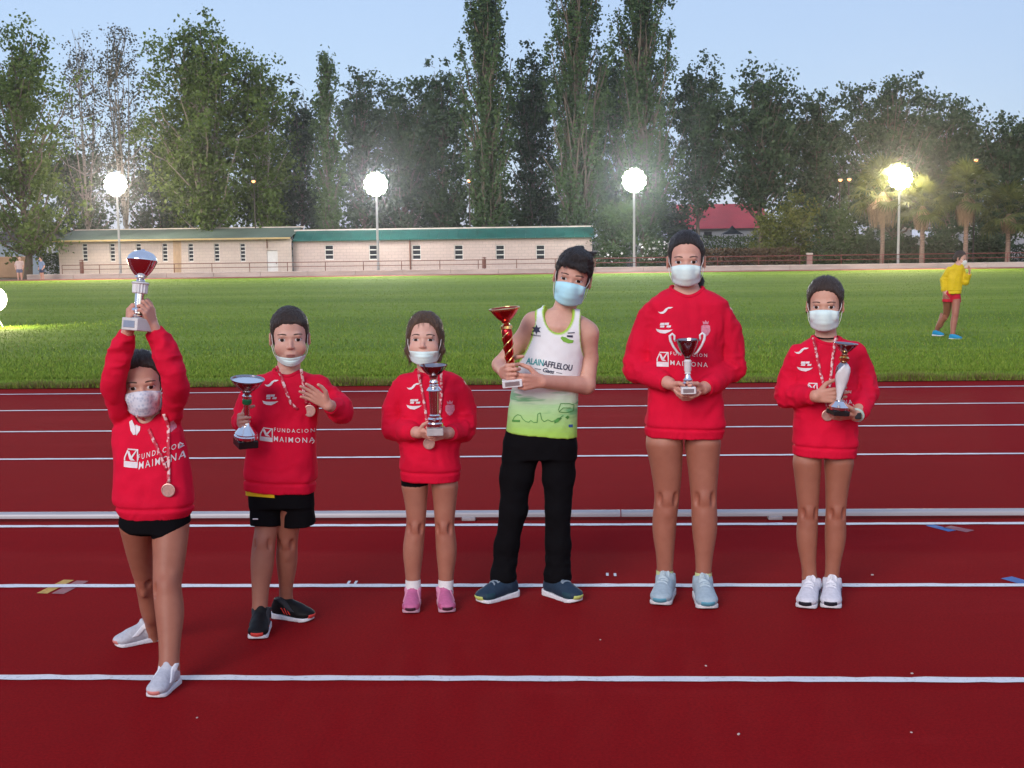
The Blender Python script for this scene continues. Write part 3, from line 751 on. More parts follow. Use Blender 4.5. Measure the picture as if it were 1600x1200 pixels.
def shrub(name, label, px, top, hw, Y, leaf, seed, n=26, per=130, ls=.2, clump=.4, cat='shrub', group='shrubs behind the railing', flowers=0):
    e = tree(name, label, px, top, hw, 418, Y, 'round', leaf, seed, n, per, ls, group, .06, clump, cat=cat)
    if flowers:
        rg = np.random.default_rng(seed + 7); T = Zp(px, top, Y) - GF; R = hw * Y / FPX
        a = rg.random(flowers) * np.pi * 2; P = np.stack([np.cos(a) * R * rg.random(flowers) ** .5, -np.abs(np.sin(a)) * R * .9, rg.uniform(.35, .95, flowers) * T], 1)
        me = leaf_mesh('flowers', P, np.ones(flowers), .15, rg, 1.0); me.materials.append(M_WHITE); o = link(bpy.data.objects.new('flowers', me), e); o['kind'] = 'stuff'
    return e
shrub('round_bush', 'tall olive bush overlapping the right end of the building', 960, 318, 36, 83, 'shrub', 51, 34, 170, .2, .5)
shrub('rose_bush', 'rose bush with white flowers left of the tall girl', 1018, 372, 24, 81, 'shrub', 52, 22, 120, .14, .3, flowers=70)
shrub('rose_bush', 'low rose bush with a few white flowers at the building corner', 952, 385, 20, 80.6, 'shrub', 53, 18, 120, .14, .3, flowers=26)
shrub('golden_bush', 'yellow-green round bush right of the tall girl', 1206, 334, 27, 82, 'olive', 54, 30, 170, .17, .4)
shrub('tall_bush', 'taller brownish-green bush behind the yellow-green bush', 1240, 310, 40, 84, 'olive', 55, 34, 170, .2, .5)
shrub('tall_bush', 'fresh green bush left of the first palm', 1308, 328, 38, 83, 'shrub', 56, 34, 170, .2, .5)
shrub('dark_bush', 'dark low bush between the first and second palm', 1412, 372, 26, 88, 'dark', 57, 22, 130, .2, .4)
shrub('dark_bush', 'dark low bush between the second and third palm', 1476, 366, 30, 89, 'dark', 58, 24, 130, .2, .4)
shrub('dark_bush', 'dark low bush between the third and fourth palm', 1543, 362, 28, 89, 'dark', 59, 24, 130, .2, .4)
shrub('dark_bush', 'dark low bush behind the first palm trunk', 1358, 368, 26, 89, 'dark', 60, 22, 130, .2, .4)
# rows above the roofs
for k, (px, top, hw) in enumerate(((505, 322, 44), (600, 318, 30), (690, 305, 46), (775, 300, 46), (860, 305, 46), (1045, 318, 40))):
    shrub('dark_bush', ['dark bush above the green roof under the slim poplar', 'dark bush beside the beige house above the roof', 'dark bush right of the beige house above the roof',
          'dark bush at the foot of the lone poplar', 'dark bush at the foot of the left twin poplar', 'dark bush behind the rose bush and third floodlight'][k], px, top, hw, 97, 'dark', 70 + k, 26, 130, .24, .6)
# clipped hedges: brown and green strips
def hedge(name, label, p0, p1, pt, Y, leaf, seed, n):
    rg = np.random.default_rng(seed); x0, x1 = X(p0, Y), X(p1, Y); H = Zp((p0 + p1) / 2, pt, Y) - GF
    P = np.stack([rg.uniform(0, x1 - x0, n), rg.uniform(-.35, .35, n), H * rg.random(n) ** .7 * (1 + .06 * np.sin(rg.random(n) * 9))], 1)
    tone = np.clip(.4 + .25 * np.sin(P[:, 0] * 2.2) * np.sin(P[:, 0] * .7) + rg.normal(0, .18, n), 0, 1)
    e = tag(empty(name, (x0, Y, GF)), label, 'hedge')
    me = leaf_mesh('foliage', P, tone, .17, rg); me.materials.append(ML[leaf]); link(bpy.data.objects.new('foliage', me), e)
    for i in range(int((x1 - x0) / 1.2)):
        mb = MB(); mb.tube([(.3 + i * 1.2, 0, 0), (.3 + i * 1.2 + rg.normal(0, .1), 0, H * .8)], [.03, .012], 4)
        mb.build('stem', M_BARK, e)
hedge('dry_hedge', 'brown dry hedge behind the red railing right of the tall girl', 1098, 1250, 389, 80.6, 'brown', 81, 4200)
hedge('green_hedge', 'dark green hedge below the gazebo', 1040, 1200, 370, 92, 'shrub', 82, 4200)
hedge('dark_hedge', 'dark hedge running behind the palm trunks', 1250, 1660, 384, 92, 'dark', 83, 7000)
hedge('low_hedge', 'dark hedge in the gap between hut and long building', 60, 100, 396, 87, 'dark', 84, 1200)

# palms
M_FROND = mat_leaf('palm_frond', (.050, .066, .016), (.110, .130, .032), (.19, .19, .05))
M_DRY = simple('dead_frond', (.30, .19, .12), .9, var=.35, scale=6, stretch=(4, 4, .5))
M_PTR = simple('palm_trunk', (.26, .165, .125), .9, var=.3, scale=5, stretch=(1, 1, 4), bmp=.5, bscale=14, dist=.02)
def frond_mesh(seed):
    rg = np.random.default_rng(seed); V = []; F = []; tn = []
    def q(a, b, c, d): i = len(V); V.extend([a, b, c, d]); F.append((i, i + 1, i + 2, i + 3)); tn.append(rg.random() * .5 + .25)
    q((0, -.015, 0), (.75, -.01, .02), (.75, .01, .02), (0, .015, 0))
    n = 17
    for k in range(n):
        a = (k / (n - 1) - .5) * R_(200); L = .62 * (1 - .25 * abs(k / (n - 1) - .5)) * rg.uniform(.85, 1.1)
        d = np.array([math.cos(a), math.sin(a), 0]); s = np.array([-d[1], d[0], 0]); o = np.array([.72, 0, .02])
        m_ = o + d * L * .55 + np.array([0, 0, .03]); t = o + d * L + np.array([0, 0, -.10 - .08 * rg.random()])
        q(o, m_ - s * .035, m_ + np.array([0, 0, .012]), m_ + s * .035); q(m_ - s * .035, t, t + s * .004, m_ + s * .035)
    me = np_mesh('frond', np.array(V, float), np.array(F), False)
    t = me.attributes.new('tone', 'FLOAT', 'FACE'); t.data.foreach_set('value', np.array(tn, np.float32)); me.materials.append(M_FROND); return me
FM = [frond_mesh(k) for k in range(3)]
def palm(px, hub, skirt, tr, label, Y, seed, sk_w, nf=24, fs=1.0):
    nf += 10
    rn = random.Random(seed); b = at(px, 400, Y); H = Zp(px, hub, Y) - GF; hs = Zp(px, skirt, Y) - GF
    e = tag(empty('palm_tree', (b.x, Y, GF)), label, 'palm tree', 'fan palms behind the red railing')
    mb = MB(); mb.tube([(0, 0, 0), (0, 0, .15), (.02, 0, H * .4), (-.01, 0, H * .75), (0, 0, H)], [tr * 1.25, tr * 1.05, tr * .95, tr * .9, tr * .8], 12); mb.build('trunk', M_PTR, e, smooth=True)
    mb = MB()
    for k in range(130):
        a = rn.random() * 6.283; z1 = hs + rn.random() ** 2 * (H - hs) * .5; w = rn.uniform(.03, .07); z0 = H - rn.random() * .35
        rr = sk_w * rn.uniform(.45, 1.0); c, s = math.cos(a), math.sin(a)
        p0 = Vector((c * tr * .8, s * tr * .8, z0)); p1 = Vector((c * rr, s * rr, z0 * .55 + z1 * .45)); p2 = Vector((c * rr * .8, s * rr * .8, z1)); t = Vector((-s, c, 0)) * w
        mb.add([p0 - t * .3, p0 + t * .3, p1 + t, p1 - t, p2 + t * .5, p2 - t * .5], [(0, 1, 2, 3), (3, 2, 4, 5)])
    mb.build('dead_frond_skirt', M_DRY, e)
    for k in range(nf):
        o = link(bpy.data.objects.new('frond', FM[k % 3]), e); o.location = (0, 0, H)
        el = R_(-42) + R_(122) * (k / nf) ** .95
        o.rotation_euler = (rn.uniform(-.4, .4), -el, k * 2.39996); s = rn.uniform(.8, 1.1) * fs * 1.75; o.scale = (s, s, s)
palm(1378, 300, 357, .14, 'tallest palm with a wide shaggy skirt left of the yellow floodlight', 81.5, 1, 1.15, 24, 1.1)
palm(1440, 322, 360, .15, 'short palm with an orange skirt right of the yellow floodlight', 80.6, 2, .66, 24, .95)
palm(1508, 302, 354, .15, 'palm directly behind the child in yellow', 81.0, 3, .70, 24, 1.0)
palm(1574, 334, 366, .15, 'palm nearest the right edge of the picture', 81.4, 4, .52, 22, 1.0)
# ================================================================== SOFT-SHAPE MODELLING (bodies, clothes, hair, shoes)
def axis(lo, hi, step, fine, fstep):
    out = [lo]; x = lo
    while x < hi:
        f = any(a <= x <= b for a, b in fine)
        x += fstep if f else step; out.append(x)
    return np.array(out, np.float32)

class Field:
    def __init__(s, lo, hi, step, fine=(), fstep=None):
        s.ax = [axis(lo[i], hi[i], step, [(f[0][i], f[1][i]) for f in fine], fstep or step) for i in range(3)]
        s.F = np.full([len(a) for a in s.ax], .5, np.float32)
    def region(s, lo, hi):
        sl = []
        for i in range(3):
            a = max(0, int(np.searchsorted(s.ax[i], lo[i])) - 1); b = min(len(s.ax[i]), int(np.searchsorted(s.ax[i], hi[i])) + 2)
            if b <= a: return None
            sl.append(slice(a, b))
        X_ = s.ax[0][sl[0]][:, None, None]; Y_ = s.ax[1][sl[1]][None, :, None]; Z_ = s.ax[2][sl[2]][None, None, :]
        return tuple(sl), X_, Y_, Z_
    def blend(s, sl, d, k, op='add'):
        F = s.F[sl]
        if op == 'cut': F, d, sg = -F, d, -1
        else: sg = 1
        if k > 1e-5:
            h = np.clip(.5 + .5 * (F - d) / k, 0, 1); r = F + (d - F) * h - k * h * (1 - h)
        else: r = np.minimum(F, d)
        s.F[sl] = sg * r
    def cone(s, a, b, ra, rb, k=.01, cap=0, op='add', flat=None):
        """tapered capsule a->b; cap 1: flat end at b, 2: flat at a, 3: both"""
        a = np.array(a, np.float32); b = np.array(b, np.float32); m = max(ra, rb) + k + .02
        g = s.region(np.minimum(a, b) - m, np.maximum(a, b) + m)
        if g is None: return
        sl, X_, Y_, Z_ = g; ba = b - a; L2 = float(ba @ ba) + 1e-12; L = math.sqrt(L2)
        px, py, pz = X_ - a[0], Y_ - a[1], Z_ - a[2]
        tu = (px * ba[0] + py * ba[1] + pz * ba[2]) / L2; t = np.clip(tu, 0, 1)
        d = np.sqrt((px - t * ba[0]) ** 2 + (py - t * ba[1]) ** 2 + (pz - t * ba[2]) ** 2) - (ra + t * (rb - ra))
        if cap & 1: d = np.maximum(d, (tu - 1) * L)
        if cap & 2: d = np.maximum(d, -tu * L)
        s.blend(sl, d, k, op)
    def chain(s, pts, k=.012, cap=0):
        for i in range(len(pts) - 1):
            (a, ra), (b, rb) = pts[i], pts[i + 1]
            s.cone(a, b, ra, rb, k, cap if i == len(pts) - 2 else 0)
    def ell(s, c, r, k=.01, R=None, op='add'):
        c = np.array(c, np.float32); m = max(r) + k + .02
        g = s.region(c - m, c + m)
        if g is None: return
        sl, X_, Y_, Z_ = g; x, y, z = X_ - c[0], Y_ - c[1], Z_ - c[2]
        if R is not None:
            Q = np.array(R.transposed(), np.float32)
            x, y, z = (Q[i, 0] * x + Q[i, 1] * y + Q[i, 2] * z for i in range(3))
        u, v, w = x / r[0], y / r[1], z / r[2]
        k0 = np.sqrt(u * u + v * v + w * w); k1 = np.sqrt((u / r[0]) ** 2 + (v / r[1]) ** 2 + (w / r[2]) ** 2) + 1e-6
        s.blend(sl, k0 * (k0 - 1) / k1, k, op)
    def loft(s, st, k=.02, n=2.3, tilt=0.0, op='add'):
        """st: (z, cx, cy, rx, ry) from top to bottom, flat ends; tilt: end planes slope with x"""
        st = sorted(st); zs = np.array([q[0] for q in st]); T = np.linspace(zs[0], zs[-1], 160)
        tab = []
        for j in range(1, 5):
            v = np.interp(T, zs, [q[j] for q in st]); pad = np.concatenate([np.full(3, v[0]), v, np.full(3, v[-1])])
            tab.append(np.convolve(pad, np.ones(7) / 7, 'valid'))
        mx = max(q[3] for q in st) + k + .03; my = max(q[4] for q in st) + k + .03
        cx = [q[1] for q in st]; cy_ = [q[2] for q in st]
        g = s.region((min(cx) - mx, min(cy_) - my, zs[0] - k - .03), (max(cx) + mx, max(cy_) + my, zs[-1] + k + .03))
        if g is None: return
        sl, X_, Y_, Z_ = g; z = Z_[0, 0]
        CX, CY, RX, RY = (np.interp(z, T, q).astype(np.float32)[None, None, :] for q in tab)
        e = (np.abs((X_ - CX) / RX) ** n + np.abs((Y_ - CY) / RY) ** n) ** (1 / n)
        d = (e - 1) * np.minimum(RX, RY)
        zc = Z_ - tilt * (X_ - CX)
        d = np.maximum(d, np.maximum(zc - zs[-1], zs[0] - zc))
        s.blend(sl, d, k, op)
    def fn(s, f, lo, hi, k=0, op='add'):
        g = s.region(lo, hi)
        if g is None: return
        sl, X_, Y_, Z_ = g; s.blend(sl, f(X_, Y_, Z_).astype(np.float32) + np.zeros_like(s.F[sl]), k, op)
    def mesh(s, off=0.0, F=None):
        F = (s.F if F is None else F) - off
        I = F < 0; c = np.zeros([q - 1 for q in F.shape], np.uint8)
        nx, ny, nz = F.shape
        for i in (0, 1):
            for j in (0, 1):
                for k in (0, 1): c += I[i:nx - 1 + i, j:ny - 1 + j, k:nz - 1 + k]
        act = (c > 0) & (c < 8); ci, cj, ck = np.nonzero(act); n = len(ci)
        idx = np.full(act.shape, -1, np.int32); idx[ci, cj, ck] = np.arange(n)
        val = np.stack([F[ci + a, cj + b, ck + d] for a in (0, 1) for b in (0, 1) for d in (0, 1)], 1)
        acc = np.zeros((n, 3), np.float32); cnt = np.zeros(n, np.float32)
        cor = [(a, b, d) for a in (0, 1) for b in (0, 1) for d in (0, 1)]
        for e0 in range(8):
            for ax_ in range(3):
                if cor[e0][ax_]: continue
                q = list(cor[e0]); q[ax_] = 1; e1 = cor.index(tuple(q))
                v0, v1 = val[:, e0], val[:, e1]; cr = (v0 < 0) != (v1 < 0)
                t = np.where(cr, v0 / np.where(np.abs(v0 - v1) < 1e-12, 1, v0 - v1), 0).astype(np.float32)
                for a in range(3): acc[:, a] += np.where(cr, cor[e0][a] + (t if a == ax_ else 0), 0)
                cnt += cr
        acc /= cnt[:, None]
        V = np.empty((n, 3), np.float32)
        for a, ids in enumerate((ci, cj, ck)): A = s.ax[a]; V[:, a] = A[ids] + acc[:, a] * (A[ids + 1] - A[ids])
        Q = []
        # x edges
        d = I[:-1, 1:-1, 1:-1] != I[1:, 1:-1, 1:-1]; i, j, k = np.nonzero(d); j += 1; k += 1
        f = np.stack([idx[i, j - 1, k - 1], idx[i, j, k - 1], idx[i, j, k], idx[i, j - 1, k]], 1); w = I[i, j, k]; f[~w] = f[~w][:, ::-1]; Q.append(f)
        d = I[1:-1, :-1, 1:-1] != I[1:-1, 1:, 1:-1]; i, j, k = np.nonzero(d); i += 1; k += 1
        f = np.stack([idx[i - 1, j, k - 1], idx[i - 1, j, k], idx[i, j, k], idx[i, j, k - 1]], 1); w = I[i, j, k]; f[~w] = f[~w][:, ::-1]; Q.append(f)
        d = I[1:-1, 1:-1, :-1] != I[1:-1, 1:-1, 1:]; i, j, k = np.nonzero(d); i += 1; j += 1
        f = np.stack([idx[i - 1, j - 1, k], idx[i, j - 1, k], idx[i, j, k], idx[i - 1, j, k]], 1); w = I[i, j, k]; f[~w] = f[~w][:, ::-1]; Q.append(f)
        return V, np.concatenate(Q)

def relax(V, Q, it=1, lam=.5):
    """a few smoothing passes over the quads' edges"""
    e = np.concatenate([Q[:, [0, 1]], Q[:, [1, 2]], Q[:, [2, 3]], Q[:, [3, 0]]])
    for _ in range(it):
        A = np.zeros_like(V); c = np.zeros(len(V), np.float32)
        for a in range(3):
            A[:, a] = np.bincount(e[:, 0], V[e[:, 1], a], len(V)) + np.bincount(e[:, 1], V[e[:, 0], a], len(V))
        c = np.bincount(e[:, 0], minlength=len(V)) + np.bincount(e[:, 1], minlength=len(V))
        V = V + lam * (A / np.maximum(c, 1)[:, None] - V)
    return V.astype(np.float32)

def vnormals(V, Q):
    n = np.cross(V[Q[:, 2]] - V[Q[:, 0]], V[Q[:, 3]] - V[Q[:, 1]]); N = np.zeros_like(V)
    for c in range(4):
        for a in range(3): N[:, a] += np.bincount(Q[:, c], n[:, a], len(V))
    return N / (np.linalg.norm(N, axis=1)[:, None] + 1e-12)

def vnoise(P, seed=0):
    """smooth value noise in [-1,1]"""
    P = np.asarray(P, np.float64); i = np.floor(P).astype(np.int64); f = P - i; f = f * f * (3 - 2 * f); r = 0
    def h(a, b, c):
        n = (a * 374761393 + b * 668265263 + c * 2147483647 + seed * 1274126177) & 0xffffffff
        n = ((n ^ (n >> 13)) * 1274126177) & 0xffffffff
        return ((n ^ (n >> 16)) & 0xffff) / 32767.5 - 1
    for a in (0, 1):
        for b in (0, 1):
            for c in (0, 1):
                w = (f[:, 0] if a else 1 - f[:, 0]) * (f[:, 1] if b else 1 - f[:, 1]) * (f[:, 2] if c else 1 - f[:, 2])
                r = r + w * h(i[:, 0] + a, i[:, 1] + b, i[:, 2] + c)
    return r

def soft(name, V, Q, mat, parent=None):
    o = bpy.data.objects.new(name, np_mesh(name, V, Q)); o.data.materials.append(mat); link(o, parent); return o

def bvh_of(V, Q): return BVHTree.FromPolygons(V.tolist(), Q.tolist())

# ------------------------------------------------------------------ people materials
def mat_skin(name, c):
    m, nt, bs = nodes(name)
    n = noise(nt, 14, 4, .6); n2 = noise(nt, 160, 3, .6)
    lo = (c[0] * .90, c[1] * .84, c[2] * .82); hi = (min(1, c[0] * 1.06), c[1] * 1.07, c[2] * 1.06)
    col = ramp(nt, n, [(.3, lo), (.7, hi)])
    a = nt.nodes.new('ShaderNodeAttribute'); a.attribute_name = 'flush_shade'
    col = mix(nt, a.outputs['Fac'], col, (c[0] * .92, c[1] * .62, c[2] * .58))  # skin redness; at the knees it also carries painted shadow
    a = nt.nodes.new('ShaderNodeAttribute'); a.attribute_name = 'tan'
    col = mix(nt, a.outputs['Fac'], col, mix(nt, 1.0, col, (.55, .37, .31), 'MULTIPLY'))  # darker legs: tanned skin and dimmer light, both put into the colour
    nt.links.new(col, bs.inputs['Base Color']); bs.inputs['Roughness'].default_value = .52; bs.inputs['Specular IOR Level'].default_value = .35
    bs.inputs['Subsurface Weight'].default_value = .12; bs.inputs['Subsurface Radius'].default_value = (1, .35, .2); bs.inputs['Subsurface Scale'].default_value = .008
    bump(nt, bs, n2, .08, .002)
    return m

def mat_cloth(name, c, rough=.85, weave=900, var=.08, sheen=.15, spec=.2):
    m, nt, bs = nodes(name)
    n = noise(nt, 7, 4, .6); w = noise(nt, weave, 2, .6)
    lo = tuple(x * (1 - var * 1.6) for x in c); hi = tuple(min(1, x * (1 + var)) for x in c)
    nt.links.new(ramp(nt, n, [(.3, lo), (.7, hi)]), bs.inputs['Base Color']); bs.inputs['Roughness'].default_value = rough
    bs.inputs['Specular IOR Level'].default_value = spec
    bs.inputs['Sheen Weight'].default_value = sheen; bs.inputs['Sheen Roughness'].default_value = .5
    bs.inputs['Sheen Tint'].default_value = (*[min(1, x * 1.5 + .1) for x in c], 1)
    bump(nt, bs, w, .25, .002)
    return m

def mat_hair(name, c):
    m, nt, bs = nodes(name)
    n = noise(nt, 60, 4, .65, stretch=(3, 3, .5)); n2 = noise(nt, 240, 2, .6, stretch=(3, 3, .4))
    nt.links.new(ramp(nt, n, [(.3, tuple(x * .55 for x in c)), (.7, tuple(x * 1.45 for x in c))]), bs.inputs['Base Color'])
    bs.inputs['Roughness'].default_value = .42; bs.inputs['Specular IOR Level'].default_value = .42; bump(nt, bs, n2, .9, .006)
    return m

MC = dict(
    red=mat_cloth('red_fleece', (.66, .0035, .036), sheen=.04),
    black=mat_cloth('black_sport_cloth', (.0055, .0052, .0065), .9, sheen=.0, spec=.06),
    shorts_red=mat_cloth('red_shorts', (.50, .012, .035)),
    yellow=mat_cloth('yellow_jacket', (.66, .46, .012), .6),
    mask_g=mat_cloth('mint_mask_cloth', (.70, .86, .84), .8, 500, .03, .05),
    mask_b=mat_cloth('blue_mask_cloth', (.46, .80, .90), .8, 500, .03, .05),
    mask_w=mat_cloth('white_mask_cloth', (.76, .77, .76), .8, 500, .03, .05),
    white=mat_cloth('white_knit', (.74, .74, .74), .8),
    print=simple('white_print', (.74, .70, .72), .6, var=.08, scale=40),
    printp=simple('pink_crest_print', (.62, .22, .30), .6, var=.2, scale=120),
    navy=simple('navy_print', (.030, .035, .075), .6), teal=simple('teal_print', (.03, .32, .33), .6), dgreen=simple('green_print', (.07, .27, .05), .6, var=.3, scale=60),
    lgreen=simple('light_green_print', (.20, .48, .05), .6), ribbon=simple('red_ribbon', (.60, .06, .09), .5, var=.25, scale=90),
    medal=simple('bronze_medal', (.66, .42, .36), .35, metal=.6, var=.2, scale=60), loop=simple('white_elastic', (.78, .78, .76), .7),
)
def mat_mask_print():
    m, nt, bs = nodes('patterned_mask_cloth')
    tc = nt.nodes.new('ShaderNodeTexCoord'); v = nt.nodes.new('ShaderNodeTexVoronoi'); v.inputs['Scale'].default_value = 85; nt.links.new(tc.outputs['Object'], v.inputs['Vector'])
    nt.links.new(ramp(nt, v.outputs['Distance'], [(.2, (.44, .50, .62)), (.55, (.66, .70, .78))]), bs.inputs['Base Color']); bs.inputs['Roughness'].default_value = .85
    return m
MC['mask_p'] = mat_mask_print()
M_EYEW = simple('eye_white', (.62, .58, .56), .25, var=.03); M_IRIS = simple('brown_iris', (.020, .010, .007), .35, var=.3, scale=400, spec=.25)
M_BROW = simple('brown_brow', (.085, .050, .038), .9); M_LASH = simple('dark_lash', (.020, .012, .010), .8); M_LIP = simple('lip_skin', (.42, .16, .14), .45)
# ================================================================== PEOPLE
def rot(yaw=0, pitch=0, roll=0):
    return Matrix.Rotation(R_(yaw), 3, 'Z') @ Matrix.Rotation(R_(pitch), 3, 'X') @ Matrix.Rotation(R_(roll), 3, 'Y')

def head_shape(fd, c, M, S, neck_to, neck_r):
    P = lambda x, y, z: c + M @ Vector((x, y, z)) * S
    E = lambda x, y, z, r, k=.015, R=None, op='add': fd.ell(P(x, y, z), [q * S for q in r], k * S, M if R is None else M @ R, op)
    C = lambda a, b, ra, rb, k=.012: fd.cone(P(*a), P(*b), ra * S, rb * S, k * S)
    E(0, .012, .042, (.074, .090, .084), .01)
    E(0, -.020, -.016, (.063, .063, .072), .02); E(0, -.034, -.048, (.052, .047, .052), .02)
    E(0, -.057, -.082, (.023, .019, .017), .025)
    for s in (-1, 1):
        C((s * .047, .002, -.050), (s * .018, -.050, -.083), .018, .015, .02)
        E(s * .038, -.054, -.038, (.026, .021, .024), .022)
    C((-.034, -.0745, .016), (.034, -.0745, .016), .0095, .0095, .016)
    for s in (-1, 1): E(s * .0315, -.0955, -.0005, (.0225, .0160, .0130), .010, op='cut')
    C((0, -.077, .000), (0, -.0965, -.029), .0058, .0086, .011)
    for s in (-1, 1): E(s * .0088, -.0895, -.0325, (.0068, .0085, .0060), .006)
    E(0, -.077, -.062, (.023, .013, .015), .012)
    for s in (-1, 1):
        Rz = Matrix.Rotation(R_(28 * s), 3, 'Z')
        E(s * .079, .014, -.006, (.0075, .020, .031), .006, Rz); E(s * .0865, .008, -.004, (.005, .011, .017), .005, Rz, 'cut')
    fd.cone(P(0, .020, -.045), neck_to, .047 * S, neck_r, .02 * S)

def hand_shape(fd, w, d, n, th, L, curl=(20, 30, 20), thumb=(25, 20), spread=3, r=.052):
    d = Vector(d).normalized(); n = Vector(n); n = (n - d * n.dot(d)).normalized(); l = d.cross(n).normalized()
    if l.dot(Vector(th)) < 0: l = -l
    w = Vector(w); out = []
    offs = (.165, .055, -.055, -.155); lens = (.40, .45, .41, .32)
    for i in range(4):
        b = w + d * (.50 - .03 * abs(i - 1)) * L + l * offs[i] * L
        fd.cone(w + l * offs[i] * .55 * L + d * .02 * L, b, .085 * L, r * 1.18 * L, .045 * L)
        ang = 0; p = b; dd = (d + l * math.tan(R_(spread * (1.2 - i)))).normalized()
        for j, f in enumerate((.46, .31, .23)):
            ang += R_(curl[j] * (1 + .06 * (i - 1)))
            v = dd * math.cos(ang) + n * math.sin(ang); q = p + v * lens[i] * f * L
            fd.cone(p, q, r * (1.05 - .10 * j) * L, r * (.98 - .11 * j) * L, .012 * L); p = q
        out.append(p)
    b = w + l * .17 * L + d * .10 * L + n * .04 * L
    v = (l * .62 + d * .72 + n * math.tan(R_(thumb[0])) * .8).normalized()
    p1 = b + v * .25 * L; v2 = (v + d * .25 + n * math.tan(R_(thumb[1])) - l * .25).normalized(); p2 = p1 + v2 * .19 * L; v3 = (v2 + n * .25 - l * .15).normalized(); p3 = p2 + v3 * .14 * L
    fd.cone(w + l * .06 * L + d * .05 * L, p1, .088 * L, r * 1.15 * L, .04 * L); fd.cone(p1, p2, r * 1.12 * L, r * 1.02 * L, .012 * L); fd.cone(p2, p3, r * 1.02 * L, r * .82 * L, .012 * L)
    return out

def smooth_chain(P, n=5):
    """Catmull-Rom through (point, radius) so limbs swell and taper smoothly"""
    A = np.array([[*p, r] for p, r in P]); out = []
    for i in range(len(A) - 1):
        p0 = A[max(0, i - 1)]; p1, p2 = A[i], A[i + 1]; p3 = A[min(len(A) - 1, i + 2)]
        for k in range(n):
            t = k / n; out.append(.5 * (2 * p1 + (p2 - p0) * t + (2 * p0 - 5 * p1 + 4 * p2 - p3) * t * t + (3 * p1 - p0 - 3 * p2 + p3) * t ** 3))
    out.append(A[-1]); return [(Vector(q[:3]), float(q[3])) for q in out]

class Kid:
    def __init__(s, px, Y0, label, cat_group='children lined up with trophies'):
        s.Y0 = Y0; g = at(px, 900, Y0); s.o = Vector((g.x, Y0, gz(Y0))); s.sc = Y0 / FPX; s.label = label; s.group = cat_group
    def p(s, px, py, dy=0.0): return at(px, py, s.Y0 + dy) - s.o
    def pts(s, L): return [(s.p(q[0], q[1], q[3] if len(q) > 3 else 0), q[2] * s.sc) for q in L]
    def loft_st(s, L, shrink=0.0, shy=0.0, dy=0.0):
        o = []
        for q in L:
            c = s.p(q[1], q[0], dy + (q[4] if len(q) > 4 else 0)); o.append((c.z, c.x, c.y, max(.02, q[2] * s.sc - shrink), max(.02, q[3] - shy)))
        return o

SHOE = {}
def shoe_parts():
    lo, hi = (-.07, -.15, -.02), (.07, .17, .15)
    fd = Field(lo, hi, .0034)
    fd.ell((0, .078, .036), (.043, .062, .031), .01); fd.ell((0, .015, .045), (.038, .085, .040), .02); fd.ell((0, -.078, .048), (.034, .042, .052), .02)
    fd.cone((0, .045, .058), (0, -.040, .082), .026, .034, .02); fd.cone((0, -.055, .06), (0, -.062, .108), .036, .037, .02, cap=1)
    fd.cone((0, -.020, .085), (0, -.028, .118), .019, .014, .012)       # tongue
    fd.cone((0, -.060, .095), (0, -.062, .14), .027, .030, .006, op='cut')
    fd.fn(lambda x, y, z: z - .016 + 0 * x + 0 * y, lo, hi, 0, 'cut')
    F = fd.F.copy()
    def grab(off, cond):
        X_, Y_, Z_ = fd.ax[0][:, None, None], fd.ax[1][None, :, None], fd.ax[2][None, None, :]
        G = np.maximum(F - off, cond(X_, Y_, Z_).astype(np.float32)); V, Q = fd.mesh(0, G); return relax(V, Q, 1)[:], Q
    V, Q = fd.mesh(); SHOE['upper'] = (relax(V, Q, 2), Q)
    SHOE['toe_cap'] = grab(.0022, lambda x, y, z: np.maximum(np.maximum(.112 - y - x * x * 18, z - .040), np.abs(x) - .026))
    SHOE['strap'] = grab(.0045, lambda x, y, z: np.maximum(np.abs((z - .078) * .8 + (y + .005) * .6 - .0) - .011, .050 - z))
    lac = lambda x, y, z: np.minimum.reduce([np.maximum(np.abs((y - yy) * .75 + (z - zz) * .4 + sg * x * .12) - .0030, np.abs(x) - .022) + 0 * z for yy, zz, sg in ((.045, .075, 1), (.026, .084, -1), (.006, .093, 1), (-.012, .103, -1))])
    SHOE['laces'] = grab(.0035, lambda x, y, z: np.maximum(lac(x, y, z), .055 - z))
    for i, yy in enumerate((.012, -.006, -.024)):
        SHOE['stripe%d' % i] = grab(.0018, lambda x, y, z, yy=yy: np.maximum(np.maximum(np.abs(y - yy + (z - .045) * .55) - .0048, .030 - z), np.maximum(z - .066, .018 - np.abs(x))))
    SHOE['panel'] = grab(.0014, lambda x, y, z: np.maximum(np.maximum(y - .115, .060 - y), z - .052) + 0 * x)
    fs = Field((-.07, -.15, -.02), (.07, .17, .06), .0034)
    def sole(x, y, z):
        d2 = 1.0
        for (ya, ra, yb, rb) in ((.088, .040, .02, .036), (.02, .036, -.088, .034)):
            t = np.clip((y - ya) / (yb - ya), 0, 1); d2 = np.minimum(d2, np.sqrt(x * x + (y - ya - t * (yb - ya)) ** 2) - (ra + t * (rb - ra)))
        top = .020 + .010 * np.clip((.02 - y) / .12, 0, 1) + .004 * np.clip((y - .10) / .03, 0, 1); bot = .010 * np.clip((y - .075) / .06, 0, 1) ** 2
        return np.maximum(d2 - .003, np.maximum(z - top, bot - z))
    fs.fn(sole, (-.07, -.15, -.02), (.07, .17, .06)); V, Q = fs.mesh(); SHOE['sole'] = (relax(V, Q, 1), Q)
shoe_parts()
SHOE_ME = {k: np_mesh('shoe_' + k, V, Q) for k, (V, Q) in SHOE.items()}
for me in SHOE_ME.values(): me.materials.append(None)

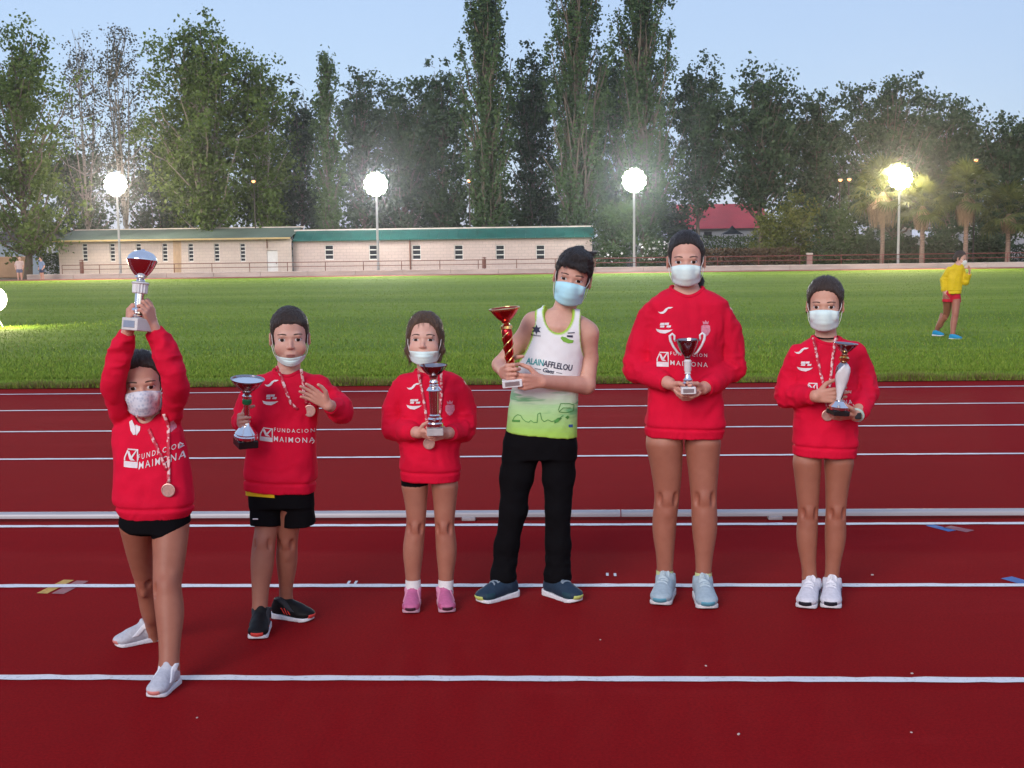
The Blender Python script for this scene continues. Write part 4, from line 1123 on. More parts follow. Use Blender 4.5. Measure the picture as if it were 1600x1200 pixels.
def shoe(parent, toe, head_deg, L, mats, lift=0.0, pitch=0.0):
    """toe: ground point of toe tip (person-local); heading 0 = towards the camera, + = to the right of the picture"""
    a = R_(head_deg); dv = Vector((math.sin(a), -math.cos(a), 0)); k = L / .275
    e = bpy.data.objects.new('shoe', SHOE_ME['upper']); link(e, parent)
    e.scale = (k * 1.26, k * 1.03, k * 1.06); e.location = toe - dv * .145 * k + Vector((0, 0, .001 + lift)); e.rotation_euler = (R_(pitch), 0, math.atan2(-dv.x, dv.y))
    e.material_slots[0].link = 'OBJECT'; e.material_slots[0].material = mats['upper']
    for nm in mats:
        if nm == 'upper': continue
        keys = [nm] if nm != 'stripe' else ['stripe0', 'stripe1', 'stripe2']
        for kk in keys:
            o = bpy.data.objects.new(nm, SHOE_ME[kk]); link(o, e); o.material_slots[0].link = 'OBJECT'; o.material_slots[0].material = mats[nm]
    return e

def shoe_ankle(toe, head_deg, L):
    a = R_(head_deg); return toe - Vector((math.sin(a), -math.cos(a), 0)) * .205 * L / .275

def eye_set(K, root, P, cast, S, M, open_=1.0, brow_c=None, gaze=(0, 0)):
    for s in (-1, 1):
        ex, ez = s * .0335, -.0005
        h = cast(ex, ez); yc = h - .0032; Rr = .0165; slp = max(-.5, min(.5, (cast(ex + .012, ez) - cast(ex - .012, ez)) / .024))
        def surf(x, z, pr=0): q = Rr * Rr - (x - ex) ** 2 - (z - ez) ** 2; return yc + (x - ex) * slp + (Rr - math.sqrt(max(1e-8, q))) * .8 - pr
        hgt = lambda u: .0086 * open_ * max(0, 1 - abs(u) ** 2.2) ** .75
        V = []; F = []; nu, nv = 12, 6
        for i in range(nu + 1):
            u = -1 + 2 * i / nu
            for j in range(nv + 1):
                v = -1 + 2 * j / nv; x = ex + u * .0166; z = ez + v * hgt(u) * (1.0 if v > 0 else .8); V.append(P(x, surf(x, z), z))
        for i in range(nu):
            for j in range(nv): a = i * (nv + 1) + j; F.append((a, a + nv + 1, a + nv + 2, a + 1))
        mb = MB(); mb.add(V, F); eye = mb.build('eye', M_EYEW, root, smooth=True)
        V = []; F = []; gx, gz_ = ex + gaze[0], ez + gaze[1] + .0006; n = 16
        V.append(P(gx, surf(gx, gz_, .0006), gz_))
        for k in range(n):
            a = 2 * math.pi * k / n; x = gx + .0080 * math.cos(a); z = gz_ + .0080 * math.sin(a); hh = hgt((x - ex) / .0166); z = min(max(z, ez - hh * .8), ez + hh); V.append(P(x, surf(x, z, .0005), z))
        F = [(0, 1 + k, 1 + (k + 1) % n) for k in range(n)]
        mb = MB(); mb.add(V, F); mb.build('iris', M_IRIS, eye, smooth=True)
        V = []; F = []
        for i in range(nu + 1):
            u = -1.06 + 2.12 * i / nu; uu = max(-1, min(1, u)); x = ex + u * .0166; z0 = ez + hgt(uu) - .0006; z1 = z0 + .0030 * (1 - .6 * abs(u))
            V += [P(x, surf(x, z0, .0012), z0), P(x, surf(x, z1, .0002), z1)]
        for i in range(nu): F.append((2 * i, 2 * i + 2, 2 * i + 3, 2 * i + 1))
        mb = MB(); mb.add(V, F); mb.build('eyelash', M_LASH, eye, smooth=True)
        V = []; F = []
        for i in range(9):
            u = i / 8; x = s * (.0150 + .037 * u); z = .0215 + .0055 * math.sin(u * math.pi * .8) - .005 * u; w = .0034 * (1 - .6 * u) * (.6 + .4 * min(1, u * 5))
            for q in (-1, 1): V.append(P(x, min(cast(x, z + q * w), cast(x * .96, z)) - .0018, z + q * w))
        for i in range(8): F.append((2 * i, 2 * i + 2, 2 * i + 3, 2 * i + 1))
        mb = MB(); mb.add(V, F); mb.build('eyebrow', brow_c or M_BROW, root, smooth=True)

def face_mask(root, P, cast, mat, zt=-.010, zb=-.108, w=.063, prof=None, pleat=.0022, sag=0.0):
    nu, nv = 20, 16; Y = np.zeros((nv + 1, nu + 1)); XX = np.zeros_like(Y); ZZ = np.zeros_like(Y)
    for j in range(nv + 1):
        v = j / nv; ww = w * (1 - .10 * v ** 2)
        hit_c = cast(0, zt + (zb - zt) * v)
        yc = min(hit_c - .005, np.interp(v, *prof) if prof else 9)
        for i in range(nu + 1):
            u = -1 + 2 * i / nu; x = u * ww; z = zt + (zb - zt) * v - .012 * (1 - v) * (abs(u) ** 2) * (1 if sag == 0 else 0) + (.016 * v) * abs(u) ** 2.2 + sag * (1 - abs(u) ** 1.5)
            ye = -.030 if abs(zt) < .03 else -.018
            y = yc + (ye - yc) * abs(u) ** 2.1
            y = min(y, cast(x, z) - .0045 - .001 * (1 - abs(u)), cast(x * .93, z) - .001 + (.02 if abs(u) > .9 else 9))
            y = min(y, min(cast(x * .9, z), cast(x, z + .006), cast(x, z - .006), cast(x + .005, z), cast(x - .005, z)) - .003) if abs(u) < .93 else y
            y -= pleat * (1 - abs(u) ** 4) * ((v * 4.2) % 1.0) * (1 if .12 < v < .9 else 0)
            Y[j, i] = y; XX[j, i] = x; ZZ[j, i] = z
    V = [P(XX[j, i], Y[j, i], ZZ[j, i]) for j in range(nv + 1) for i in range(nu + 1)]
    F = [(j * (nu + 1) + i, (j + 1) * (nu + 1) + i, (j + 1) * (nu + 1) + i + 1, j * (nu + 1) + i + 1) for j in range(nv) for i in range(nu)]
    mb = MB(); mb.add(V, F); o = mb.build('face_mask', mat, root, smooth=True)
    so = o.modifiers.new('t', 'SOLIDIFY'); so.thickness = .0015; so.offset = 0
    for s, i in ((-1, 0), (1, nu)):
        for j, ez in ((1, .022), (nv - 1, -.034)):
            a = Vector((XX[j, i], Y[j, i], ZZ[j, i])); b = Vector((s * .0765, -.008, ez)); c = Vector((s * .082, .020, ez * .6))
            mid = (a + b) / 2 + Vector((s * .004, -.002, 0)); hit = cast(mid.x, mid.z)
            if abs(mid.x) < .07 and hit < 1: mid.y = min(mid.y, hit - .002)
            mb = MB(); mb.tube([P(*q) for q in (a, mid, b, c)], .0013, 5); mb.build('ear_loop', MC['loop'], o, smooth=True)

def hair_shape(style, seed):
    fd = Field((-.135, -.14, -.24), (.135, .22, .18), .0036)
    t = dict(buzz=.0075, short=.009, back=.0085, bob=.009, tied=.010)[style]
    fd.ell((0, .014, .044), (.0745 + t, .091 + t, .084 + t * 1.1), .01); fd.ell((0, .040, -.005), (.070 + t * .5, .068 + t * .5, .062), .02)
    if style == 'short':
        fd.ell((.015, -.030, .098), (.055, .055, .030), .03); fd.cone((-.05, -.068, .072), (.04, -.078, .060), .016, .014, .012); fd.cone((.04, -.075, .068), (.068, -.045, .035), .014, .008, .012)
        fd.cone((.055, .02, .115), (.078, .02, .128), .014, .005, .01); fd.cone((.0, .03, .125), (.02, .06, .14), .016, .004, .012)
    rx, zc_, rz, yb, ne = {'buzz': (.065, -.03, .090, -.030, 3.4), 'short': (.066, -.03, .088, -.030, 3.2), 'back': (.067, -.02, .094, -.036, 2.7), 'tied': (.066, -.02, .090, -.036, 2.7), 'bob': (.060, -.03, .103, -.030, 2.6)}[style]
    fd.fn(lambda x, y, z: np.maximum(((np.abs(x) / rx) ** ne + (np.abs(z - zc_) / rz) ** ne) ** (1 / ne) * rx - rx, y - yb), (-.135, -.14, -.24), (.135, .22, .18), .020, 'cut')
    if style == 'short':
        fd.cone((-.045, -.078, .068), (.05, -.082, .055), .012, .012, .01)
        for k in range(5): fd.cone((-.045 + .024 * k, -.082, .066), (-.040 + .025 * k, -.090, .047 + .006 * ((k * 7) % 3)), .010, .003, .008)
    zc = {'buzz': -.050, 'short': -.045, 'back': -.050, 'tied': -.05, 'bob': -.30}[style]
    if style != 'bob':
        fd.fn(lambda x, y, z: (z - zc + np.clip(.03 - y, 0, .1) * -.55) + 0 * x, (-.135, -.14, -.24), (.135, .22, .18), .01, 'cut')
        for s in (-1, 1): fd.ell((s * .088, .012, -.012), (.022, .026, .036), .006, op='cut')
    else:
        for s in (-1, 1):
            fd.cone((s * .066, .008, .03), (s * .074, .004, -.045), .018, .017, .02); fd.cone((s * .074, .004, -.045), (s * .066, -.004, -.092), .017, .009, .015)
        fd.ell((0, .045, -.040), (.078, .055, .065), .02)
    if style == 'back':
        fd.cone((0, .085, .02), (0, .115, -.01), .026, .022, .015); fd.cone((0, .115, -.01), (.060, .05, -.095), .022, .022, .012); fd.cone((.060, .05, -.095), (.068, .015, -.135), .020, .009, .01)
    if style == 'tied':
        fd.cone((0, .085, .05), (0, .125, .055), .028, .03, .015); fd.cone((0, .125, .055), (.03, .12, .075), .03, .026, .012); fd.cone((0, .11, .02), (-.072, .05, -.012), .020, .014, .012); fd.cone((-.072, .05, -.012), (-.086, .03, -.035), .012, .005, .01)
    V, Q = fd.mesh(); V = relax(V, Q, 1); N = vnormals(V, Q)
    st = np.stack([V[:, 0] * 260, V[:, 1] * 60, V[:, 2] * 60], 1) if style in ('back', 'tied') else np.stack([V[:, 0] * 170, V[:, 1] * 170, V[:, 2] * 55], 1)
    V = V + N * (vnoise(st, seed) * .0022 + vnoise(V * 45, seed + 3) * .0025 + (vnoise(V * 130, seed + 5) * .0025 if style == 'short' else 0))[:, None]
    if style in ('back', 'tied'): V = V - N * (.0035 * np.exp(-(V[:, 0] / .0035) ** 2) * (V[:, 1] < .05))[:, None]
    # loose strands
    rg = np.random.default_rng(seed); n = dict(buzz=1500, short=1300, back=900, bob=1300, tied=900)[style]
    ok = np.nonzero((V[:, 1] > -.055) | (V[:, 2] > .088) | (style == 'short'))[0]; ids = ok[rg.integers(0, len(ok), n)]; B0 = V[ids]; Nn = N[ids]
    if style in ('back', 'tied'): flow = np.stack([rg.normal(0, .10, n), np.ones(n), np.where(B0[:, 1] < .0, .5, -.7) + rg.normal(0, .12, n)], 1); ln = rg.uniform(.015, .04, n); lift = .035
    elif style == 'bob': flow = np.stack([B0[:, 0] * 4 + rg.normal(0, .12, n), rg.normal(0, .15, n), -np.ones(n)], 1); ln = rg.uniform(.025, .05, n); lift = .04
    elif style == 'short': flow = np.stack([.5 + rg.normal(0, .35, n), -.55 + rg.normal(0, .3, n), rg.normal(-.2, .3, n)], 1); ln = rg.uniform(.012, .028, n); lift = .22
    else: flow = np.stack([rg.normal(0, .2, n), -.3 + rg.normal(0, .3, n), rg.normal(-.2, .3, n)], 1); ln = rg.uniform(.002, .005, n); lift = .8
    T = flow - Nn * (flow * Nn).sum(1)[:, None]; T /= np.linalg.norm(T, axis=1)[:, None] + 1e-9
    if style in ('back', 'tied', 'bob', 'buzz'):
        # fine hairs softening the hairline on forehead and temples
        e_ = np.abs((np.abs(V[:, 0]) / rx) ** ne + (np.abs(V[:, 2] - zc_) / rz) ** ne - 1)
        ed = np.nonzero((e_ < .10) & (V[:, 1] < yb + .015) & (V[:, 2] > -.01))[0]
        if len(ed):
            m_ = 420; j = ed[rg.integers(0, len(ed), m_)]; up = np.stack([V[j, 0] * 6, .25 * np.ones(m_), .9 * np.ones(m_)], 1) + rg.normal(0, .18, (m_, 3)); t_ = up - N[j] * (up * N[j]).sum(1)[:, None]; t_ /= np.linalg.norm(t_, axis=1)[:, None] + 1e-9
            B0 = np.concatenate([B0, V[j] - t_ * rg.uniform(.002, .007, m_)[:, None] - N[j] * .0045]); Nn = np.concatenate([Nn, N[j]]); T = np.concatenate([T, t_]); ln = np.concatenate([ln, rg.uniform(.010, .018, m_)]); n += m_
    Sd = np.cross(T, Nn); w = .0007 if style != 'buzz' else .0006
    A = [B0 - Nn * .001]; 
    for f in (.5, 1.0): A.append(B0 + T * (ln * f)[:, None] + Nn * (lift * ln * f * (1.4 - .8 * f))[:, None])
    VV = np.stack([A[0] - Sd * w, A[0] + Sd * w, A[1] - Sd * w, A[1] + Sd * w, A[2] - Sd * w * .3, A[2] + Sd * w * .3], 1).reshape(-1, 3)
    i = np.arange(n)[:, None] * 6 + len(V)
    Q2 = np.concatenate([i + np.array([[0, 1, 3, 2]]), i + np.array([[2, 3, 5, 4]])])
    return np.concatenate([V, VV]).astype(np.float32), np.concatenate([Q, Q2])

def decal(K, bv, name, polys, mat, parent, off=.0022, faces=None, ytop=-.6):
    """flat print laid onto the cloth: polys = list of picture outlines, or vertices + faces"""
    def drop(q):
        a = K.p(q[0], q[1], -.12); hit = bv.ray_cast(Vector((a.x, ytop, a.z)), Vector((0, 1, 0)), 2.0)
        for _ in range(3):
            if hit[0] is not None and hit[0].y < -.128: hit = bv.ray_cast(hit[0] + Vector((0, .004, 0)), Vector((0, 1, 0)), 2.0)
        y = hit[0].y if hit[0] is not None else -.08
        return Vector((a.x, y - off, a.z))
    bm = bmesh.new()
    if faces is not None:
        vs = [bm.verts.new((q[0], q[1], 0)) for q in polys]
        for f in faces:
            try: bm.faces.new([vs[i] for i in f])
            except ValueError: pass
    else:
        for poly in polys: bm.faces.new([bm.verts.new((q[0], q[1], 0)) for q in poly])
    bmesh.ops.triangulate(bm, faces=bm.faces[:])
    for lim in (8, 4, 2.2):
        lg = [e for e in bm.edges if e.calc_length() > lim]
        if lg: bmesh.ops.subdivide_edges(bm, edges=lg, cuts=1); bmesh.ops.triangulate(bm, faces=[f for f in bm.faces if len(f.verts) > 3])
    for v in bm.verts: v.co = drop(v.co)
    me = bpy.data.meshes.new(name); bm.to_mesh(me); bm.free(); me.materials.append(mat); me.polygons.foreach_set('use_smooth', [True] * len(me.polygons))
    return link(bpy.data.objects.new(name, me), parent)

def text_decal(K, bv, txt, x0, x1, y0, y1, hpx, mat, parent, curve=0.0):
    V, F = TXT[txt]; xs = [v[0] for v in V]; ys = [v[1] for v in V]; a, b = min(xs), max(xs); lo, hi = min(ys), max(ys)
    pts = []
    for vx, vy in V:
        u = (vx - a) / (b - a); pts.append((x0 + (x1 - x0) * u, y0 + (y1 - y0) * u - hpx * (vy - lo) / (hi - lo) + curve * (u * 2 - 1) ** 2))
    return decal(K, bv, 'lettering', pts, mat, parent, faces=F)

def club_prints(K, bv, shirt, sw, cl, cr, blk, fun, mai, k=1.0):
    """white prints on the red tops: each argument is a picture spot or a text line"""
    if sw:
        x, y = sw; q = [(-12, 3), (-8, 3.6), (-4, 2.4), (0, -2), (5, -4.6), (12, -4.4), (8, -2.2), (4, -1.6), (0, 3.6), (-4, 6.2), (-8, 6)]
        decal(K, bv, 'emblem', [[(x + a * k, y + b * k) for a, b in q]], MC['print'], shirt)
    if cl:
        x, y = cl
        leaf_ = [(-12, 1), (-7, 2.2), (0, 2.6), (8, 2.2), (14, 1.4), (9, 5), (2, 8), (-5, 7.4), (-10, 5)]
        decal(K, bv, 'emblem', [[(x + a * k, y + b * k) for a, b in leaf_]], MC['print'], shirt)
        bars = []
        for bx_ in ((-6, -8.5, -4.6), (-6, -3.9, -1.4), (1, -8.8, -5.4), (4, -4.6, -1.6)):
            bars.append([(x + (bx_[0] + 1) * k, y + bx_[1] * k), (x + (bx_[0] + 7.5) * k, y + (bx_[1] - .3) * k), (x + (bx_[0] + 6.5) * k, y + bx_[2] * k), (x + bx_[0] * k, y + bx_[2] * k)])
        decal(K, bv, 'emblem', bars, MC['print'], shirt)
    if cr:
        x, y = cr; sh = [(-7, -4), (-3.5, -5.5), (0, -5), (3.5, -5.5), (7, -4), (7.4, 4), (4, 10), (0, 13), (-4, 10), (-7.4, 4)]
        decal(K, bv, 'crest', [[(x + a * k, y + b * k) for a, b in sh]], MC['printp'], shirt)
        cw = [(-4, -6.5), (-5, -12), (-2.2, -9.5), (0, -13), (2.2, -9.5), (5, -12), (4, -6.5)]
        decal(K, bv, 'crest', [[(x + a * k, y + b * k) for a, b in cw]], MC['printp'], shirt)
    if blk:
        x0, y0, w, h, sl = blk; T = lambda u, v: (x0 + w * u, y0 + h * v + sl * u)
        polys = [[T(0, .68), T(1, .68), T(1, 1), T(0, 1)], [T(.0, .66), T(0, .50), T(.22, .08), T(.30, .08), T(.1, .5), T(.1, .66)], [T(.90, .0), T(1, 0), T(1, .66), T(.93, .66)],
                 [T(.25, 0), T(.9, 0), T(.9, .07), T(.25, .07)], [T(.22, .18), T(.36, .12), T(.52, .40), T(.84, .06), T(.92, .06), T(.54, .58), T(.42, .58)], [T(.45, .62), T(.62, .50), T(.8, .62)]]
        decal(K, bv, 'emblem', polys, MC['print'], shirt)
    if fun: text_decal(K, bv, 'FUNDACION', *fun, MC['print'], shirt)
    if mai: text_decal(K, bv, 'MAIMONA', *mai, MC['print'], shirt)

def garment(K, name, mat, root, build, lo, hi, step=.005, fold=.0035, seed=1, joints=(), relaxn=2, hem=None, fstretch=(16, 16, 11)):
    fd = Field(lo, hi, step); build(fd); V, Q = fd.mesh(); V = relax(V, Q, relaxn); N = vnormals(V, Q)
    Wp = V + .03 * np.stack([vnoise(V * 9, seed + i) for i in (31, 32, 33)], 1)
    f = fold * vnoise(Wp * np.array(fstretch), seed) + fold * .5 * vnoise(Wp * np.array(fstretch) * 2.3, seed + 9) + fold * .8 * (.35 - np.abs(vnoise(Wp * np.array([13, 13, 17]), seed + 17)))
    for (c, r, amp) in joints:
        d = np.linalg.norm(V - np.array(c), axis=1); g = np.exp(-(d / r) ** 2)
        f = f + g * amp * (1 - 2 * np.abs(vnoise(V * np.array([26, 26, 36]), seed + 21)))
    if hem is not None:
        z = V[:, 2] - hem[0] - hem[1] * (V[:, 0] - hem[2]); f = f - .0065 * np.exp(-((z - .042) / .006) ** 2) + .002 * np.exp(-((z - .065) / .018) ** 2)
        f = np.where(z < .036, f * .4 + .0012 * np.sin(np.arctan2(V[:, 1], V[:, 0] - hem[2]) * 110), f)
    V = (V + N * f[:, None]).astype(np.float32)
    o = soft(name, V, Q, mat, root)
    return o, V, Q

def sleeve(fd, K, L, cuff=.045, k=.03):
    P = K.pts(L); cx_ = K.p(K.mid, L[0][1]).x; p0, r0 = P[0]; P[0] = (p0 + Vector(((cx_ - p0.x) * .09, 0, -.004)), r0 * .84)
    fd.chain(smooth_chain(P[:-1], 4), .010)
    (a, ra), (b, rb) = P[-2], P[-1]; d = (b - a); ln = d.length; d.normalize(); m_ = b - d * min(cuff, ln * .4)
    fd.cone(a, m_, ra, max(rb * 1.12, ra * .80), .02); fd.cone(m_ - d * .012, b, rb * 1.02, rb, .006, cap=1)

def collar(K, root, spec, mat, bv=None):
    """ribbed neckband lying on the crest of the neck opening"""
    cx, ys, yf, hw, dep, dy = spec; c = K.p(cx, ys, dy); mb = MB(); pts = []; n = 48; R = []
    for k in range(n):
        a = 2 * math.pi * k / n; best = None
        for r in np.linspace(.025, hw * K.sc * 1.45, 24):
            h = bv.ray_cast(Vector((c.x + r * math.cos(a), c.y - r * math.sin(a), c.z + .25)), Vector((0, 0, -1)), 1.0)
            if h[0] is not None and (best is None or h[0].z > best[1]): best = (r, h[0].z)
        R.append(best or (hw * K.sc, c.z))
    R = np.array(R)
    for _ in range(4): R = (np.roll(R, 1, 0) + np.roll(R, -1, 0) + R * 2) / 4
    for k in range(n + 1):
        a = 2 * math.pi * k / n; r, z = R[k % n]; pts.append(Vector((c.x + r * math.cos(a), c.y - r * math.sin(a), z - .001)))
    mb.tube(pts, .0085, 8, cap=False); return mb.build('collar', mat, root, smooth=True)

def person(K, H, neck, torso, legs, arms, hands, shoes, skin, hair, hairc, mask, shrink=.022, shy=.02, gaze=(0, 0), open_=1.0, mouth=False, step=.0050, fstep=.0028, torso_kw={}, extra=None, pelvis=None, leg_top_dy=0.0):
    """H: eye-mid px, py, dy, scale, (yaw, pitch, roll)"""
    va = math.degrees(math.atan2(-K.o.x, K.o.y))            # they all look at the photographer
    for sh in shoes: sh['ang'] += va
    M = rot(H[4][0] + va, H[4][1], H[4][2]); Sx = H[3]; c = K.p(H[0], H[1], H[2]) - M @ Vector((0, -.078, 0)) * Sx + Vector((0, .0, 0))
    K.M, K.c, K.S = M, c, Sx
    # legs follow the shoes in depth
    LG = []
    for L, sh in zip(legs, shoes):
        ank = shoe_ankle(sh['toe'], sh['ang'], sh['L']); dy1 = ank.y; y0, y1 = L[0][1], L[-1][1]
        q = [(p[0], p[1], p[2], leg_top_dy + (dy1 - leg_top_dy) * (p[1] - y0) / (y1 - y0) + (p[3] if len(p) > 3 else 0)) for p in L]; LG.append(q)
    K.LG = LG
    allp = [p for L in LG + [a for a in arms] for p in [K.p(q[0], q[1], q[3] if len(q) > 3 else 0) for q in L]] + [c]
    lo = np.min([list(p) for p in allp], 0) - .16; hi = np.max([list(p) for p in allp], 0) + .16; lo[2] = -.01; hi[2] = max(hi[2], c.z + .15 * Sx)
    fine = [(list(c + Vector((-.1, -.13, -.13)) * Sx), list(c + Vector((.1, .02, .05)) * Sx))]
    for h in hands:
        w = h['w']; fine.append(([w[i] - h['L'] * .9 for i in range(3)], [w[i] + h['L'] * .9 for i in range(3)]))
    fd = Field(lo, hi, step, fine, fstep)
    fd.loft(K.loft_st(torso, shrink, shy), .02, 2.1, **torso_kw)
    for L in LG:
        P = K.pts(L); fd.chain(smooth_chain(P), .010); a = P[-1][0]; fd.cone(a, a + Vector((0, 0, -.05)), P[-1][1], P[-1][1] * .95, .01)
        # knee cap and calf
        kn = P[2]; fd.ell(kn[0] + Vector((0, -kn[1] * .62, .004)), (kn[1] * .60, kn[1] * .56, kn[1] * .80), .014)
        fd.ell(kn[0] + Vector((0, -kn[1] * .62, -kn[1] * 1.25)), (kn[1] * .30, kn[1] * .34, kn[1] * .45), .02)
        for sx in (-1, 1):
            fd.ell(kn[0] + Vector((sx * kn[1] * .66, -kn[1] * .86, 0)), (kn[1] * .22, kn[1] * .30, kn[1] * .55), .012, op='cut')
            fd.ell(P[-1][0] + Vector((sx * P[-1][1] * .80, 0, -.004)), (P[-1][1] * .38, P[-1][1] * .5, P[-1][1] * .55), .010)
        cf = P[3]; fd.ell(cf[0] + Vector((0, cf[1] * .35, .015)), (cf[1] * .70, cf[1] * .85, cf[1] * 2.6), .03)
    if len(LG) == 2:
        up = Vector((0, 0, K.pts(LG[0])[0][1] * 1.25)); A_, B_ = K.pts(LG[0])[0], K.pts(LG[1])[0]
        fd.cone(A_[0] + up, B_[0] + up, A_[1] * .9, B_[1] * .9, .01)
        for q in (A_, B_): fd.cone(q[0], q[0] + up, q[1], q[1] * .95, .01)
    for A in arms: fd.chain(K.pts(A), .012)
    for h in hands: hand_shape(fd, **h)
    head_shape(fd, c, M, Sx, K.p(*neck[:3]), neck[3])
    if extra: extra(fd)
    V, Q = fd.mesh(); V = relax(V, Q, 1, .5)
    # redness of cheeks, nose, knuckles, ears; knees reddened and darkened with painted-in shadow
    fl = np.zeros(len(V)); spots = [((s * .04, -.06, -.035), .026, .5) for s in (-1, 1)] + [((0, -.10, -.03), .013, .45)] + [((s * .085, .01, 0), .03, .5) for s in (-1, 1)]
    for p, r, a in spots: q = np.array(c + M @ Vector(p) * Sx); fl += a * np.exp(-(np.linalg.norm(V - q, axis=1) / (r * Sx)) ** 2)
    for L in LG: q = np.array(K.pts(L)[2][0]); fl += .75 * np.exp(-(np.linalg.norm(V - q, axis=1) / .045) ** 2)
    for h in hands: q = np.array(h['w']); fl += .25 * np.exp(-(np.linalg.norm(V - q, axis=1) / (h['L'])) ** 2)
    tan = np.clip((K.loft_st(torso)[-1][0] + .03 - V[:, 2]) / .06, 0, 1)  # from the hem down: tan together with painted-in lower light
    me = np_mesh('person', V, Q); t = me.attributes.new('tan', 'FLOAT', 'POINT'); t.data.foreach_set('value', tan.astype(np.float32)); t = me.attributes.new('flush_shade', 'FLOAT', 'POINT'); t.data.foreach_set('value', np.clip(fl, 0, 1).astype(np.float32)); me.materials.append(skin)
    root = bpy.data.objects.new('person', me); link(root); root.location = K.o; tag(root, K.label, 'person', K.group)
    hm = (np.linalg.norm(V - np.array(c), axis=1) < .2 * Sx); fq = Q[hm[Q].all(1)]; bv = bvh_of(V, fq)
    P = lambda x, y, z: c + M @ Vector((x, y, z)) * Sx
    fwd = M @ Vector((0, 1, 0))
    def cast(x, z):
        h = bv.ray_cast(P(x, -.25, z), fwd, .35 * Sx)
        if h[0] is None: return .02
        return -.25 + (h[0] - P(x, -.25, z)).length / Sx
    K.P, K.cast = P, cast
    eye_set(K, root, P, cast, Sx, M, open_, gaze=gaze)
    if mouth:
        for nm, za, zb in (('lip', -.0590, -.0655), ('lip', -.0665, -.0735)):
            Vv = []; F = []
            for i in range(13):
                u = -1 + i / 6; x = u * .0195; mid = (za + zb) / 2; hh = (za - zb) / 2 * (1 - abs(u) ** 2.5 * .85)
                for q in (1, 0, -1): z = mid + q * hh; Vv.append(P(x, cast(x, z) - .0012 - .0015 * (q == 0), z))
            for i in range(12):
                for j in range(2): a = 3 * i + j; F.append((a, a + 1, a + 4, a + 3))
            mb = MB(); mb.add(Vv, F); mb.build(nm, M_LIP, root, smooth=True)
        mb = MB(); mb.add([P(u * .018, cast(u * .018, -.066) - .0022, -.0662 + d) for u in (-1, -.5, 0, .5, 1) for d in (-.0008, .0008)], [(2 * i, 2 * i + 2, 2 * i + 3, 2 * i + 1) for i in range(4)]); mb.build('mouth', M_LASH, root)
    if hair:
        HV, HQ = hair_shape(*hair); Mm = np.array(M) * Sx; HV = HV @ Mm.T + np.array(c); soft('hair', HV, HQ, hairc, root)
    if mask: face_mask(root, P, cast, **mask)
    for sh in shoes: shoe(root, sh['toe'], sh['ang'], sh['L'], sh['m'], sh.get('lift', 0), sh.get('pitch', 0))
    K.root = root
    return root

def socks(K, root, mat, h=.05, grow=.004):
    for L in K.LG:
        (a, ra), = K.pts(L[-1:]); mb = MB(); b = K.pts(L[-2:-1])[0][0]; d = (b - a).normalized()
        mb.tube([a - d * .03, a + d * .004, a + d * h], [ra + grow] * 3, 16, cap=False); mb.build('sock', mat, root, smooth=True)

def toe(K, px, py): return ground(px, py) - K.o
def shoes_spec(K, t1, a1, t2, a2, L, m): return [dict(toe=toe(K, *t1), ang=a1, L=L, m=m), dict(toe=toe(K, *t2), ang=a2, L=L, m=m)]

def ribbon_strip(K, bv, pts, w, mat, root, name='ribbon', off=.004):
    """flat band laid on the chest along picture points"""
    P = []; 
    for q in pts:
        a = K.p(q[0], q[1], -.12); h = bv.ray_cast(Vector((a.x, -.6, a.z)), Vector((0, 1, 0)), 2.0); y = (h[0].y if h[0] is not None else -.085) - off
        if len(q) > 2: y = min(y, -.072)
        P.append(Vector((a.x, y, a.z)))
    fine = []
    for a, b in zip(P[:-1], P[1:]):
        for k in range(5): fine.append(a.lerp(b, k / 5))
    fine.append(P[-1]); R = []
    for q in fine:
        h = bv.ray_cast(Vector((q.x, -.6, q.z)), Vector((0, 1, 0)), 2.0)
        if h[0] is not None: q.y = min(q.y, h[0].y - off)
    V = []; F = []
    for i, q in enumerate(fine):
        t = (fine[min(i + 1, len(fine) - 1)] - fine[max(0, i - 1)]).normalized(); s = t.cross(Vector((0, -1, 0))).normalized() * w / 2; V += [q - s, q + s]
    for i in range(len(fine) - 1): F.append((2 * i, 2 * i + 1, 2 * i + 3, 2 * i + 2))
    mb = MB(); mb.add(V, F); o = mb.build(name, mat, root, smooth=True); so = o.modifiers.new('t', 'SOLIDIFY'); so.thickness = .0012; return o

